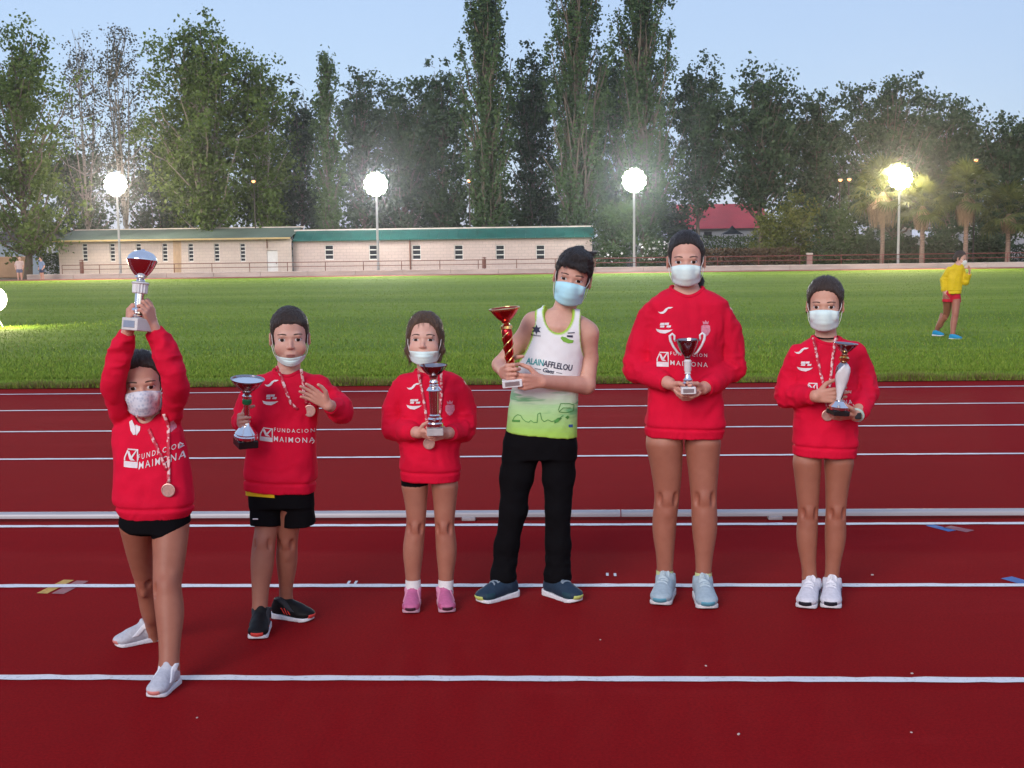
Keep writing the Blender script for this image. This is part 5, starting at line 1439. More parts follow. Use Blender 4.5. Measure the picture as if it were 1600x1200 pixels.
def mat_ribbon():
    m, nt, bs = nodes('printed_red_ribbon')
    n = noise(nt, 75, 2, .5)
    nt.links.new(ramp(nt, n, [(.50, (.58, .035, .07)), (.58, (.80, .55, .55))]), bs.inputs['Base Color']); bs.inputs['Roughness'].default_value = .5
    return m
M_RIB = mat_ribbon()
def medal(K, bv, left, right, disc, label, rpx=10, front=.0):
    e = tag(empty('medal', K.o), label, 'medal', 'medals on red ribbons')
    if left: ribbon_strip(K, bv, left, .011, M_RIB, e)
    if right: ribbon_strip(K, bv, right, .011, M_RIB, e, off=.0055)
    a = K.p(disc[0], disc[1], -.12); h = bv.ray_cast(Vector((a.x, -.6, a.z)), Vector((0, 1, 0)), 2.0); y = h[0].y if h[0] is not None else -.1
    r = rpx * K.sc; mb = MB(); mb.lathe([(r * .55, -.0010), (r, -.001), (r, .002), (r * .93, .0032), (r * .86, .0032), (r * .80, .0018), (.001, .0018)], 28)
    Rm = Matrix.Rotation(R_(90), 3, 'X'); mb.v = [tuple(Rm @ Vector(v)) for v in mb.v]; d = mb.build('disc', MC['medal'], e, smooth='auto'); d.location = (a.x, y - .006 - front, a.z)
    mb = MB(); st = []
    for k in range(10):
        an = math.pi / 2 + k * math.pi / 5; q = r * (.55 if k % 2 == 0 else .24); st.append((q * math.cos(an), q * math.sin(an)))
    mb.prism(st, .0012); mb.v = [tuple(Rm @ Vector(v)) for v in mb.v]; s_ = mb.build('relief', MC['medal'], d); s_.location = (0, -.0018, 0)
    mb = MB(); mb.tube([Vector((r * .16 * math.cos(t), 0, r * 1.1 + r * .16 * math.sin(t))) for t in np.linspace(0, 2 * math.pi, 13)], .0012, 5, cap=False); mb.build('ring', MC['medal'], d)
    return e
# ------------------------------------------------------------------ the children
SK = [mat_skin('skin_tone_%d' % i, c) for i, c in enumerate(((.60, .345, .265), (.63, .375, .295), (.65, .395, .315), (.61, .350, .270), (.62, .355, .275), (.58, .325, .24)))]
HC = dict(dark=mat_hair('dark_brown_hair', (.042, .029, .024)), black=mat_hair('black_hair', (.026, .021, .021)), brown=mat_hair('brown_hair', (.115, .068, .042)), mid=mat_hair('dark_hair', (.050, .033, .026)))
FULL = dict(prof=([0, .22, .6, 1.0], [-.090, -.112, -.108, -.082]))
def sm(name, c, rough=.6): return simple(name, c, rough, var=.10, scale=80, bmp=.2, bscale=500, dist=.001, spec=.18)
SOLE_W = sm('white_sole', (.68, .68, .72), .55)
fulltorso = {}

def bounds(V3, m=.14): a = np.min(V3, 0) - m; b = np.max(V3, 0) + m; return a, b

def sweat(K, root, loft, sl, col, mat, seed, joints=(), hem_tilt=0.0, neck_cut=None, name='sweatshirt'):
    pts = [list(p) for L in sl for p, r in K.pts(L)] + [list(K.p(q[1], q[0])) for q in loft]
    lo, hi = bounds(pts, .13)
    K.mid = loft[len(loft) // 2][1]; hs = K.loft_st(loft)[-1]
    def build(fd):
        fd.loft(K.loft_st(loft), .02, 2.35, tilt=hem_tilt)
        for L in sl: sleeve(fd, K, L)
        cx, ys, yf, hw, dep, dy = col; c = K.p(cx, ys, dy); f = K.p(cx, yf, dy - dep)
        fd.ell((c.x, c.y - dep * .55, c.z + .020), (hw * K.sc * 1.12, dep * 1.30, (c.z + .020 - f.z) * 1.30), .006, op='cut')
    J = [(list(K.pts(L)[-2][0]), .10, .007) for L in sl] + [(list(K.pts(L)[0][0]), .07, .004) for L in sl] + list(joints)
    o, V, Q = garment(K, name, mat, root, build, lo, hi, .005, .0056, seed, J, hem=(hs[0], hem_tilt, hs[1]))
    bv = bvh_of(V, Q); collar(K, o, col, mat, bv)
    return o, bv

# ---- 1: small girl lifting her trophy
K1 = Kid(240, 4.50, 'small girl in red sweatshirt lifting a trophy overhead with both hands')
m1 = dict(upper=sm('pale_grey_mesh', (.46, .47, .52)), sole=SOLE_W, strap=sm('white_strap', (.66, .66, .70)), toe_cap=sm('coral_rubber', (.62, .22, .20)))
lf1 = [(646, 231, 20, .050), (656, 231, 42, .060), (668, 230, 54, .070), (690, 231, 57, .078), (723, 236, 60, .088), (775, 241, 64, .095), (795, 243, 62, .097), (807, 243, 53, .088)]
sl1 = [[(189, 652, 19.5, 0), (179, 614, 18, -.08), (178, 590, 18, -.12), (189, 546, 16.5, -.13), (198, 521, 12.5, -.14)], [(272, 652, 19.5, 0), (274, 614, 18, -.08), (272, 590, 18.5, -.12), (259, 546, 17, -.13), (241, 517, 12, -.14)]]
ar1 = [[(q[0], q[1], q[2] * .62, q[3]) for q in L[:-1]] + [(L[-1][0] + (3 if i == 0 else -2), L[-1][1] - 7, 9.3, -.145)] for i, L in enumerate(sl1)]
hd1 = [dict(w=K1.p(201, 512, -.145), d=(.22, -.45, .85), n=(.85, .40, .0), th=(.2, .8, .6), L=.128, curl=(38, 62, 40), thumb=(20, 10)),
       dict(w=K1.p(239, 508, -.145), d=(-.12, -.42, .90), n=(-.9, .35, .0), th=(-.2, .8, .5), L=.128, curl=(30, 60, 40), thumb=(20, 10))]
person(K1, (221.5, 606, -.085, .93, (-3, 2, -3)), (231, 662, .01, .046), lf1,
       [[(214, 818, 27), (218, 860, 21), (226, 908, 15.5), (233, 945, 14.5), (238, 975, 11), (239, 992, 9.8)], [(266, 818, 29), (265, 862, 25), (261, 918, 20.5), (265, 960, 20), (265, 1005, 15.5), (264, 1042, 14)]],
       ar1, hd1, [dict(toe=toe(K1, 177, 1012), ang=-72, L=.185, m=m1), dict(toe=toe(K1, 238, 1094), ang=-26, L=.190, m=m1)],
       SK[0], ('back', 1), HC['dark'], dict(mat=MC['mask_p'], w=.066, zb=-.112, **FULL), gaze=(.0005, -.0005))
s1, bv1 = sweat(K1, K1.root, lf1, sl1, (231, 652, 662, 17, .05, .0), MC['red'], 11)
def briefs(fd):
    st = [(788, 243, 54, .088), (806, 243, 54, .088), (828, 242, 52, .085)]
    fd.loft(K1.loft_st(st), .02, 2.2)
    for L in K1.LG: P = K1.pts(L); fd.cone(P[0][0], P[1][0], P[0][1] + .004, P[1][1] + .004, .02)
    c = K1.p(241, 838); k = .42
    fd.fn(lambda x, y, z: (z - (c.z + k * np.maximum(0, np.abs(x - c.x) - .015) - 0.000)) + 0 * y, (-1, -1, -1), (1, 1, 2), .004, 'cut')
p_ = K1.p(241, 820); garment(K1, 'shorts', MC['black'], K1.root, briefs, (p_.x - .2, -.25, p_.z - .15), (p_.x + .2, .25, p_.z + .15), .0045, .0012, 3)
club_prints(K1, bv1, s1, None, None, None, (188, 703, 22, 29, 2), (210, 274, 722, 704, 8.5), (212, 277, 736, 722, 11.5))
decal(K1, bv1, 'emblem', [[(192, 663), (196, 660), (203, 670), (205, 682), (201, 683), (196, 676)], [(203, 668), (211, 666), (211, 676), (206, 684)]], MC['print'], s1)
decal(K1, bv1, 'crest', [[(256, 664), (262, 661), (263, 674), (258, 680), (255, 674)]], MC['printp'], s1)
medal(K1, bv1, [(209, 652, -.06), (221, 668), (238, 700), (247, 718), (254, 738)], [(249, 650, -.06), (254, 672), (256, 700), (257, 730), (258, 757)], (258, 769), 'medal on long red ribbon worn by the small girl with raised arms', 11)

# ---- 2: boy with one hand waving
K2 = Kid(440, 5.04, 'boy in red sweatshirt and black shorts holding a cup and waving')
m2 = dict(upper=sm('black_mesh', (.007, .007, .008)), sole=SOLE_W, strap=sm('black_strap', (.03, .03, .035)), stripe=sm('red_stripe', (.70, .05, .04)), toe_cap=sm('red_rubber', (.66, .06, .05)))
lf2 = [(577, 449, 19, .050), (583, 450, 37, .060), (592, 450, 52, .074), (615, 448, 53, .084), (660, 442, 55, .092), (710, 440, 56, .096), (748, 438, 58, .100), (766, 437, 56.5, .096)]
sl2 = [[(402, 600, 20, 0), (389, 634, 19.5, .02), (384, 661, 18, .015), (380, 662, 12, -.10)], [(497, 600, 20, 0), (517, 624, 18.5, .0), (532, 641, 17.5, -.04), (515, 635, 12.5, -.14)]]
ar2 = [[(402, 600, 13, 0), (389, 634, 12, .02), (384, 661, 11.5, .01), (379, 661, 9, -.12)], [(497, 600, 13, 0), (517, 624, 12, 0), (532, 641, 11, -.04), (513, 633, 9, -.16)]]
hd2 = [dict(w=K2.p(376, 660, -.13), d=(.22, -.92, .22), n=(.93, .25, .1), th=(0, .1, 1), L=.138, curl=(58, 78, 45), thumb=(35, 30)),
       dict(w=K2.p(512, 632, -.165), d=(-.72, -.25, .55), n=(-.10, -.95, -.25), th=(.3, 0, 1), L=.138, curl=(6, 10, 8), thumb=(5, 5), spread=6)]
person(K2, (453.3, 531, -.08, .935, (0, 2, 0)), (450, 592, .01, .047), lf2,
       [[(417, 792, 23), (416.5, 824, 17), (413, 848, 16), (409.5, 880, 16.5), (407, 920, 12.5), (406, 952, 10.5)], [(460, 792, 23), (451, 824, 16.5), (449, 848, 15), (448, 875, 15), (447, 905, 11), (446.7, 935, 9.6)]],
       ar2, hd2, [dict(toe=toe(K2, 401, 1002), ang=-8, L=.205, m=m2), dict(toe=toe(K2, 491, 971), ang=56, L=.205, m=m2)],
       SK[1], ('buzz', 2), HC['dark'], dict(mat=MC['mask_g'], zt=-.070, zb=-.108, w=.061, prof=([0, .5, 1], [-.082, -.090, -.078]), pleat=.003, sag=-.006), mouth=True)
s2, bv2 = sweat(K2, K2.root, lf2, sl2, (450, 578, 586, 18.5, .055, 0), MC['red'], 22, hem_tilt=-.05)
def shorts2(fd):
    fd.loft(K2.loft_st([(755, 438, 53, .09), (790, 440, 51, .088)]), .02, 2.2)
    d0, d1 = K2.LG[0][1][3], K2.LG[1][1][3]; a = [(K2.p(416, 776), 26), (K2.p(415, 822, d0), 25)]; b = [(K2.p(462, 776), 27), (K2.p(467, 818, d1), 28)]
    for (p, r), (q, s_) in ((a[0], a[1]), (b[0], b[1])): fd.cone(p, q, r * K2.sc, s_ * K2.sc, .015, cap=1)
p_ = K2.p(440, 790); sh2, _, _ = garment(K2, 'shorts', MC['black'], K2.root, shorts2, (p_.x - .22, -.22, p_.z - .16), (p_.x + .22, .22, p_.z + .16), .005, .003, 4)
mb = MB(); g = K2.p(399, 811, -.070 + K2.LG[0][1][3]); mb.bbox((g.x, g.y, g.z), (.022, .003, .005), .001); mb.build('emblem', MC['print'], sh2)
mb = MB(); st = []
for k in range(21):
    t = math.pi * (1.0 + .5 * k / 20); c = K2.p(437, 768); st.append(Vector((c.x + 54.5 * K2.sc * math.cos(t), c.y + .092 * math.sin(t), c.z + .003 * math.cos(t * 3))))
mb.add([p for q in st for p in (q + Vector((0, 0, .02)), q - Vector((0, 0, .008)))], [(2 * i, 2 * i + 1, 2 * i + 3, 2 * i + 2) for i in range(20)]); mb.build('undershirt_hem', MC['yellow'], K2.root, smooth=True)
club_prints(K2, bv2, s2, (420, 600), (418, 627), None, (403, 669, 20.5, 21, 2.5), (425.5, 485, 676, 680, 6), (425.5, 485, 691, 696, 8.2))
medal(K2, bv2, [(429, 573, -.055), (436, 592), (444, 612), (452, 632), (462, 642)], [(468, 578, -.06), (469, 600), (471, 620), (475, 634)], (479, 645), 'medal behind the waving hand of the boy in black shorts', 9.5)

# ---- 3: little girl with bobbed hair
K3 = Kid(672, 5.29, 'little girl with bobbed brown hair and pink sneakers holding a silver cup')
m3 = dict(upper=sm('pink_mesh', (.50, .13, .27)), sole=sm('pale_pink_sole', (.52, .30, .38)), strap=sm('light_pink_strap', (.60, .24, .36)), toe_cap=sm('dark_plum_rubber', (.06, .02, .035)), panel=sm('rose_panel', (.42, .085, .19)))
lf3 = [(576, 670, 18, .048), (582, 670, 35, .058), (591, 670, 50, .070), (612, 671, 50, .082), (650, 672, 47.5, .088), (700, 672, 47, .092), (735, 673, 48, .096), (750, 673, 45.5, .092)]
sl3 = [[(624, 606, 19.5, 0), (615, 640, 18, .02), (616, 670, 17, .01), (649, 676, 12.5, -.13)], [(717, 604, 19.5, 0), (725, 640, 18, .02), (724, 670, 17.5, .01), (703, 677, 12.5, -.13)]]
ar3 = [[(q[0], q[1], q[2] * .64, q[3]) for q in L[:-1]] + [(L[-1][0] + d, L[-1][1], 9, -.15)] for L, d in zip(sl3, (5, -4))]
hd3 = [dict(w=K3.p(654, 676, -.15), d=(.78, -.50, -.08), n=(.45, .62, .62), th=(0, -.3, 1), L=.128, curl=(26, 46, 26), thumb=(18, 12)),
       dict(w=K3.p(700, 677, -.15), d=(-.74, -.55, -.10), n=(-.45, .62, .60), th=(0, -.3, 1), L=.128, curl=(26, 46, 26), thumb=(18, 12))]
person(K3, (661, 531, -.075, .91, (-6, -6, 1)), (670, 590, .01, .043), lf3,
       [[(648, 758, 20), (650, 790, 16), (650, 824, 13.5), (645.5, 859, 14.5), (645, 890, 11.5), (645.5, 918, 10)], [(695, 758, 20), (695, 790, 16.5), (694.6, 824, 14), (697.5, 859, 14.7), (697, 890, 11.5), (696.5, 918, 10)]],
       ar3, hd3, shoes_spec(K3, (641, 961), -5, (700, 960), 5, .185, m3),
       SK[2], ('bob', 3), HC['brown'], dict(mat=MC['mask_g'], zt=-.050, zb=-.110, w=.066, prof=([0, .4, 1], [-.094, -.100, -.082]), pleat=.002, sag=-.004), gaze=(0, -.001), open_=.72)
s3, bv3 = sweat(K3, K3.root, lf3, sl3, (668, 576, 584, 17, .052, 0), MC['red'], 33, hem_tilt=-.02)
socks(K3, K3.root, MC['white'], .035, .006)
def shorts3(fd):
    fd.loft(K3.loft_st([(735, 672, 44, .085), (750, 672, 43.5, .085)]), .01, 2.2)
    P = K3.pts(K3.LG[0]); fd.cone(P[0][0] + Vector((0, 0, .02)), P[0][0] + Vector((0, 0, -.002)), P[0][1] + .004, P[0][1] + .004, .01, cap=1)
p_ = K3.p(672, 745); garment(K3, 'shorts', MC['black'], K3.root, shorts3, (p_.x - .18, -.2, p_.z - .08), (p_.x + .18, .2, p_.z + .08), .005, .001, 5)
club_prints(K3, bv3, s3, (644, 605), (644, 634), (701, 640), None, None, None, .95)
medal(K3, bv3, [(652, 580, -.055), (655, 602), (660, 624), (664, 648), (668, 680)], [(688, 580, -.055), (688, 620), (684, 660), (672, 682)], (670, 693.5), 'medal hanging below the hands of the bobbed-hair girl', 9.2, .012)

# ---- 4: boy in the running vest
K4 = Kid(845, 5.43, 'boy in white and green running vest and black trousers with a red-gold cup')
m4 = dict(upper=sm('navy_mesh', (.020, .040, .070)), sole=SOLE_W, laces=sm('grey_laces', (.20, .25, .30)), toe_cap=sm('lime_rubber', (.52, .58, .16)), panel=sm('dark_teal_panel', (.018, .050, .070)))
lf4 = [(484, 874, 17, .048), (491, 874, 31, .055), (499, 876, 44, .066), (512, 877, 48, .078), (540, 868, 46, .084), (570, 860, 48, .088), (605, 852, 50.5, .09), (640, 848, 52.5, .092), (676, 846, 55, .094)]
ar4 = [[(836, 506, 17, 0), (808, 540, 14, .02), (782, 570, 13, .02), (789, 583, 9.5, -.14)], [(917, 522, 17, 0), (920, 560, 14.5, .02), (916, 602, 14, -.01), (848, 596, 10, -.17)]]
hd4 = [dict(w=K4.p(786, 582, -.14), d=(.30, -.90, .10), n=(.90, .30, .05), th=(0, .2, 1), L=.165, curl=(55, 75, 45), thumb=(35, 28)),
       dict(w=K4.p(846, 595, -.175), d=(-.88, -.40, -.02), n=(-.35, .9, .15), th=(0, -.1, 1), L=.165, curl=(42, 62, 40), thumb=(25, 20))]
def delts(fd):
    for (px, py, r) in ((834, 506, 17), (916, 520, 17)): fd.cone(K4.p(px, py), K4.p(874, 505), r * K4.sc, .05, .03)
    a = K4.p(874, 500, -.06)
    for dx, dy_ in ((-22, 4), (22, 8)): fd.cone(K4.p(874, 512, -.062), K4.p(874 + dx, 505 + dy_, -.055), .010, .008, .02)
person(K4, (892.6, 437.5, -.085, .95, (-6, 4, 12)), (876, 502, .01, .050), lf4,
       [[(818, 700, 24), (806, 745, 20), (802, 795, 16), (792, 850, 14), (787, 890, 11), (787, 912, 10)], [(870, 700, 24), (873, 745, 20), (872.5, 795, 16), (872, 850, 14), (872, 890, 11), (872, 910, 10)]],
       ar4, hd4, shoes_spec(K4, (745, 944), -50, (907, 943), 42, .225, m4),
       SK[3], ('short', 4), HC['black'], dict(mat=MC['mask_b'], w=.068, zb=-.116, **FULL), shrink=.006, shy=.006, extra=delts, open_=.75, gaze=(-.001, 0))
def mat_vest():
    m, nt, bs = nodes('white_green_vest')
    tc = nt.nodes.new('ShaderNodeTexCoord'); sp = nt.nodes.new('ShaderNodeSeparateXYZ'); nt.links.new(tc.outputs['Object'], sp.inputs[0])
    z0 = K4.p(846, 676).z; z1 = K4.p(846, 596).z
    mr = nt.nodes.new('ShaderNodeMapRange'); mr.inputs[1].default_value = z0; mr.inputs[2].default_value = z1; nt.links.new(sp.outputs[2], mr.inputs[0])
    n = noise(nt, 9, 4, .6, stretch=(.6, 1, 7))
    ad = nt.nodes.new('ShaderNodeMath'); ad.operation = 'MULTIPLY_ADD'; ad.inputs[1].default_value = .25; nt.links.new(n, ad.inputs[0]); nt.links.new(mr.outputs[0], ad.inputs[2])
    c = ramp(nt, ad.outputs[0], [(.10, (.38, .66, .09)), (.30, (.36, .62, .17)), (.70, (.44, .70, .36)), (1.08, (.80, .81, .82))])
    st = ramp(nt, noise(nt, 5, 3, .6, stretch=(.7, 1, 5)), [(.52, (0, 0, 0)), (.60, (1, 1, 1))])
    band = ramp(nt, mr.outputs[0], [(.28, (0, 0, 0)), (.42, (.7, .7, .7)), (.80, (.7, .7, .7)), (.96, (0, 0, 0))])
    mu = mix(nt, 1.0, st, band, 'MULTIPLY')
    c = mix(nt, mu, c, (.07, .38, .15))
    a = nt.nodes.new('ShaderNodeAttribute'); a.attribute_name = 'piping'; c = mix(nt, a.outputs['Fac'], c, (.36, .58, .06))
    nt.links.new(c, bs.inputs['Base Color']); bs.inputs['Roughness'].default_value = .75; bs.inputs['Specular IOR Level'].default_value = .25
    bump(nt, bs, noise(nt, 700, 2), .15, .001); return m
def vest():
    st = [(q[0], q[1], q[2] + 2.2, q[3] + .006) for q in lf4]; st[-1] = (678, 846, 57, .100); st[0] = (480, 874, 24, .055); st[1] = (486, 874, 38, .062); st[2] = (496, 875, 47, .072)
    pts = [list(K4.p(q[1], q[0])) for q in st]; lo, hi = bounds(pts, .2)
    fd = Field(lo, hi, .0042); fd.loft(K4.loft_st(st), .02, 2.2, tilt=-.10)
    cutF = Field(lo, hi, .0042)
    n_ = K4.p(872, 480, -.03); nb = K4.p(874, 520)
    cutF.ell((n_.x, -.085, n_.z + .0), (24.5 * K4.sc, .12, n_.z - nb.z), .0); cutF.ell((n_.x, .07, n_.z + .03), (24 * K4.sc, .12, .07), .02)
    a = K4.p(806, 510); cutF.ell((a.x, 0, a.z), (29 * K4.sc, .2, 62 * K4.sc), .0, R=Matrix.Rotation(R_(14), 3, 'Y'))
    a = K4.p(935, 515); cutF.ell((a.x, 0, a.z), (31 * K4.sc, .2, 62 * K4.sc), .0)
    fd.F = np.maximum(fd.F, -cutF.F)
    V, Q = fd.mesh(); V = relax(V, Q, 1); N = vnormals(V, Q)
    # distance to the cut edges for the green piping
    ix = [np.clip(np.searchsorted(fd.ax[i], V[:, i]) - 1, 0, len(fd.ax[i]) - 2) for i in range(3)]
    cd = cutF.F[ix[0], ix[1], ix[2]]; pip = np.clip(1 - (cd - .004) / .0045, 0, 1)
    V = (V + N * (.0030 * vnoise(V * np.array([14, 14, 7]), 5) + .0016 * vnoise(V * 40, 8) + .0015 * pip)[:, None]).astype(np.float32)
    o = soft('running_vest', V, Q, mat_vest(), K4.root); t = o.data.attributes.new('piping', 'FLOAT', 'POINT'); t.data.foreach_set('value', pip.astype(np.float32))
    return o, bvh_of(V, Q)
s4, bv4 = vest()
def trousers(fd):
    fd.loft(K4.loft_st([(664, 846, 54, .094), (690, 844, 56, .098), (715, 844, 56, .095)]), .02, 2.2)
    for L in ([(816, 700, 30), (807, 745, 26, .0), (802, 795, 21), (792, 850, 19), (787, 900, 18.5), (786, 922, 18.5)], [(872, 700, 28.5), (873, 745, 25), (872.5, 795, 20), (872, 850, 19.5), (872, 900, 20.5), (872, 920, 20.5)]):
        ld = K4.LG[0 if L[0][0] < 850 else 1]; y0, y1 = ld[0][1], ld[-1][1]; d1 = ld[-1][3]
        fd.chain(K4.pts([(q[0], q[1], q[2], d1 * (q[1] - y0) / (y1 - y0)) for q in L]), .02)
    fd.fn(lambda x, y, z: z - .062 + 0 * x + .15 * y, (-1, -1, -1), (1, 1, 2), .004, 'cut')
p_ = K4.p(845, 780); J4 = [(list(K4.p(790, 885)), .07, .008), (list(K4.p(872, 885)), .07, .008), (list(K4.p(803, 795)), .06, .005), (list(K4.p(872, 795)), .06, .005)]
tr4, _, _ = garment(K4, 'trousers', MC['black'], K4.root, trousers, (p_.x - .32, -.22, .02), (p_.x + .28, .3, K4.p(845, 660).z), .006, .004, 6, J4)
star = []
for k in range(12):
    an = math.pi / 2 + k * math.pi / 6; r = 8 if k % 2 == 0 else 4; star.append((837.5 + r * math.cos(an), 516.5 - r * math.sin(an)))
decal(K4, bv4, 'emblem', [star], MC['navy'], s4); text_decal(K4, bv4, 'luanvi', 829.5, 844, 526, 527.5, 3.2, MC['navy'], s4)
decal(K4, bv4, 'emblem', [[(875.5, 529), (878, 526.5), (884, 528), (890, 531.5), (896.5, 533), (895, 537), (888, 537.5), (880, 534.5)]], MC['lgreen'], s4)
decal(K4, bv4, 'emblem', [[(885.5, 524.5), (895, 525), (895, 528.5), (886, 527.5)], [(887, 520.5), (898, 520), (898, 521.5), (887, 522)]], MC['navy'], s4)
text_decal(K4, bv4, 'ALAIN', 821, 850, 570, 573, 10, MC['teal'], s4); text_decal(K4, bv4, 'AFFLELOU', 848, 895, 573, 582, 10, MC['navy'], s4)
text_decal(K4, bv4, 'Gaes', 848, 866, 582, 585.5, 7, MC['navy'], s4); text_decal(K4, bv4, 'ZAFRA', 846, 873, 592, 594, 5, MC['navy'], s4)
decal(K4, bv4, 'emblem', [[(835, 576.5), (845, 578), (845, 578.9), (835, 577.4)], [(869, 582.5), (878, 584.3), (878, 585.2), (869, 583.4)]], MC['navy'], s4)
def stroke(pts, w): 
    out = []
    for a, b in zip(pts[:-1], pts[1:]):
        dx, dy = b[0] - a[0], b[1] - a[1]; l = math.hypot(dx, dy) + 1e-6; nx, ny = -dy / l * w / 2, dx / l * w / 2
        out.append([(a[0] + nx, a[1] + ny), (b[0] + nx, b[1] + ny), (b[0] - nx, b[1] - ny), (a[0] - nx, a[1] - ny)])
    return out
decal(K4, bv4, 'skyline_print', stroke([(800, 660), (803, 654), (808, 650), (813, 651), (816, 656), (821, 660), (826, 661), (829, 658), (833, 661), (839, 661), (840, 648), (844, 646), (846, 656), (850, 660), (856, 657), (862, 660), (868, 658), (874, 655), (880, 651)], 1.1), MC['dgreen'], s4)
decal(K4, bv4, 'skyline_print', [[(799, 659), (812, 658), (812, 661.5), (799, 662)], [(866, 658), (872, 654), (878, 655), (872, 661), (866, 663)], [(883, 654), (887, 651.5), (890, 654), (887, 657.5)]], MC['dgreen'], s4)
decal(K4, bv4, 'skyline_print', stroke([(872, 643), (876, 632), (890, 633), (897, 636), (896, 645), (884, 647), (873, 645), (880, 639), (892, 640)], 1.0), MC['dgreen'], s4)
decal(K4, bv4, 'emblem', [[(888.5, 666), (895, 666.5), (895, 671), (888.5, 670)]], simple('blue_tab', (.03, .09, .28), .6), s4)
socks(K4, K4.root, MC['black'], .04, .006)

# ---- 5: tall girl
K5 = Kid(1070, 5.40, 'tallest girl in red sweatshirt holding a silver two-handled cup')
m5 = dict(upper=sm('pale_blue_mesh', (.34, .44, .50)), sole=sm('off_white_sole', (.62, .62, .64)), laces=sm('pale_laces', (.42, .52, .56)), toe_cap=sm('blue_rubber', (.10, .30, .40)))
lf5 = [(448, 1073, 22, .052), (455, 1073, 38, .062), (465, 1074, 55, .074), (475, 1074, 64, .084), (500, 1072, 62, .094), (545, 1070, 58.5, .098), (600, 1070, 57, .098), (645, 1070, 61, .104), (666, 1070, 64, .108), (682, 1069, 60.5, .100)]
sl5 = [[(1014, 490, 22, 0), (1003, 532, 20, .02), (994, 576, 19, .02), (1041, 598, 14, -.13)], [(1132, 490, 22, 0), (1141, 532, 20, .02), (1145, 576, 18.5, .02), (1102, 606, 14, -.13)]]
ar5 = [[(q[0], q[1], q[2] * .62, q[3]) for q in L[:-1]] + [(L[-1][0] + d, L[-1][1] + 1, 9.5, -.15)] for L, d in zip(sl5, (5, -4))]
hd5 = [dict(w=K5.p(1047, 600, -.15), d=(.66, -.42, -.52), n=(.55, .35, .75), th=(.1, -.3, 1), L=.158, curl=(24, 36, 22), thumb=(10, 8)),
       dict(w=K5.p(1098, 607, -.15), d=(-.68, -.50, -.30), n=(-.5, .45, .70), th=(0, -.3, 1), L=.158, curl=(26, 38, 22), thumb=(10, 8))]
person(K5, (1072, 409.5, -.085, .935, (0, 3, 0)), (1073, 462, .012, .050), lf5,
       [[(1038, 692, 28), (1041.5, 735, 23), (1042, 777, 18.5), (1038, 823, 17.5), (1039, 868, 13), (1038.5, 898, 11)], [(1098, 692, 27), (1099, 735, 22.5), (1099.5, 777, 19), (1101, 823, 18.5), (1100, 868, 13), (1099, 902, 10.7)]],
       ar5, hd5, shoes_spec(K5, (1030, 949), -8, (1107, 955), 7, .240, m5),
       SK[4], ('back', 5), HC['black'], dict(mat=MC['mask_g'], w=.066, **FULL))
s5, bv5 = sweat(K5, K5.root, lf5, sl5, (1073, 450, 460, 22.5, .058, 0), MC['red'], 55, hem_tilt=-.035)
socks(K5, K5.root, sm('lime_sock', (.55, .62, .30)), .022, .007)
club_prints(K5, bv5, s5, (1041, 485), (1038, 514), (1104, 514), (1027, 551, 18.5, 23, 0), (1048, 1106, 555.5, 559, 5.2), (1048, 1107, 571, 575, 7.5))

# ---- 6: girl with wristwatch
K6 = Kid(1290, 5.38, 'girl in red sweatshirt and white sneakers holding a twisted silver cup')
m6 = dict(upper=sm('white_mesh', (.60, .60, .66)), sole=SOLE_W, laces=sm('white_laces', (.70, .70, .74)), toe_cap=sm('black_rubber', (.02, .02, .03)), stripe=sm('navy_stripe', (.03, .03, .08)))
lf6 = [(526, 1290, 19, .048), (532, 1291, 36, .058), (542, 1292, 50, .070), (565, 1291, 50, .080), (600, 1291, 48, .088), (650, 1290, 47.5, .090), (692, 1289, 49.5, .094), (712, 1288, 48.5, .090)]
sl6 = [[(1245, 552, 19.5, 0), (1236, 586, 18, .02), (1230, 618, 18, .02), (1271, 619, 12.5, -.14)], [(1338, 549, 19.5, 0), (1348, 582, 18, .02), (1353, 614, 17.5, .0), (1341, 648, 13, -.13)]]
ar6 = [[(q[0], q[1], q[2] * .64, q[3]) for q in L[:-1]] + [(L[-1][0] + d, L[-1][1] + e_, 9, -.155)] for L, d, e_ in zip(sl6, (4, -3), (0, 1))]
hd6 = [dict(w=K6.p(1275, 619, -.155), d=(.93, -.30, .06), n=(.25, .95, .0), th=(0, .2, 1), L=.148, curl=(16, 26, 20), thumb=(20, 12)),
       dict(w=K6.p(1337, 648, -.155), d=(-.92, -.36, -.06), n=(-.1, .45, .88), th=(0, -.8, .3), L=.148, curl=(14, 36, 24), thumb=(15, 12), spread=6)]
person(K6, (1287, 480, -.08, .895, (-4, 3, 0)), (1291, 540, .012, .044), lf6,
       [[(1261, 722, 21), (1262, 760, 17.5), (1262.7, 800, 14.5), (1261, 839, 14.5), (1263, 875, 11), (1265, 902, 9.7)], [(1311, 722, 21.5), (1308, 760, 17), (1306, 800, 14.5), (1305.5, 839, 14.5), (1302, 875, 11), (1299.5, 903, 9.3)]],
       ar6, hd6, shoes_spec(K6, (1257, 954), -9, (1297.5, 954), -2, .225, m6),
       SK[5], ('tied', 6), HC['mid'], dict(mat=MC['mask_g'], w=.067, zb=-.112, **FULL))
s6, bv6 = sweat(K6, K6.root, lf6, sl6, (1290.5, 527, 535, 18, .053, 0), MC['red'], 66, hem_tilt=-.05)
club_prints(K6, bv6, s6, (1257, 549.5), (1261, 575), None, (1262, 600, 18, 20, 0), (1282, 1334, 614, 617, 5), (1282, 1335, 631, 634, 7), .92)
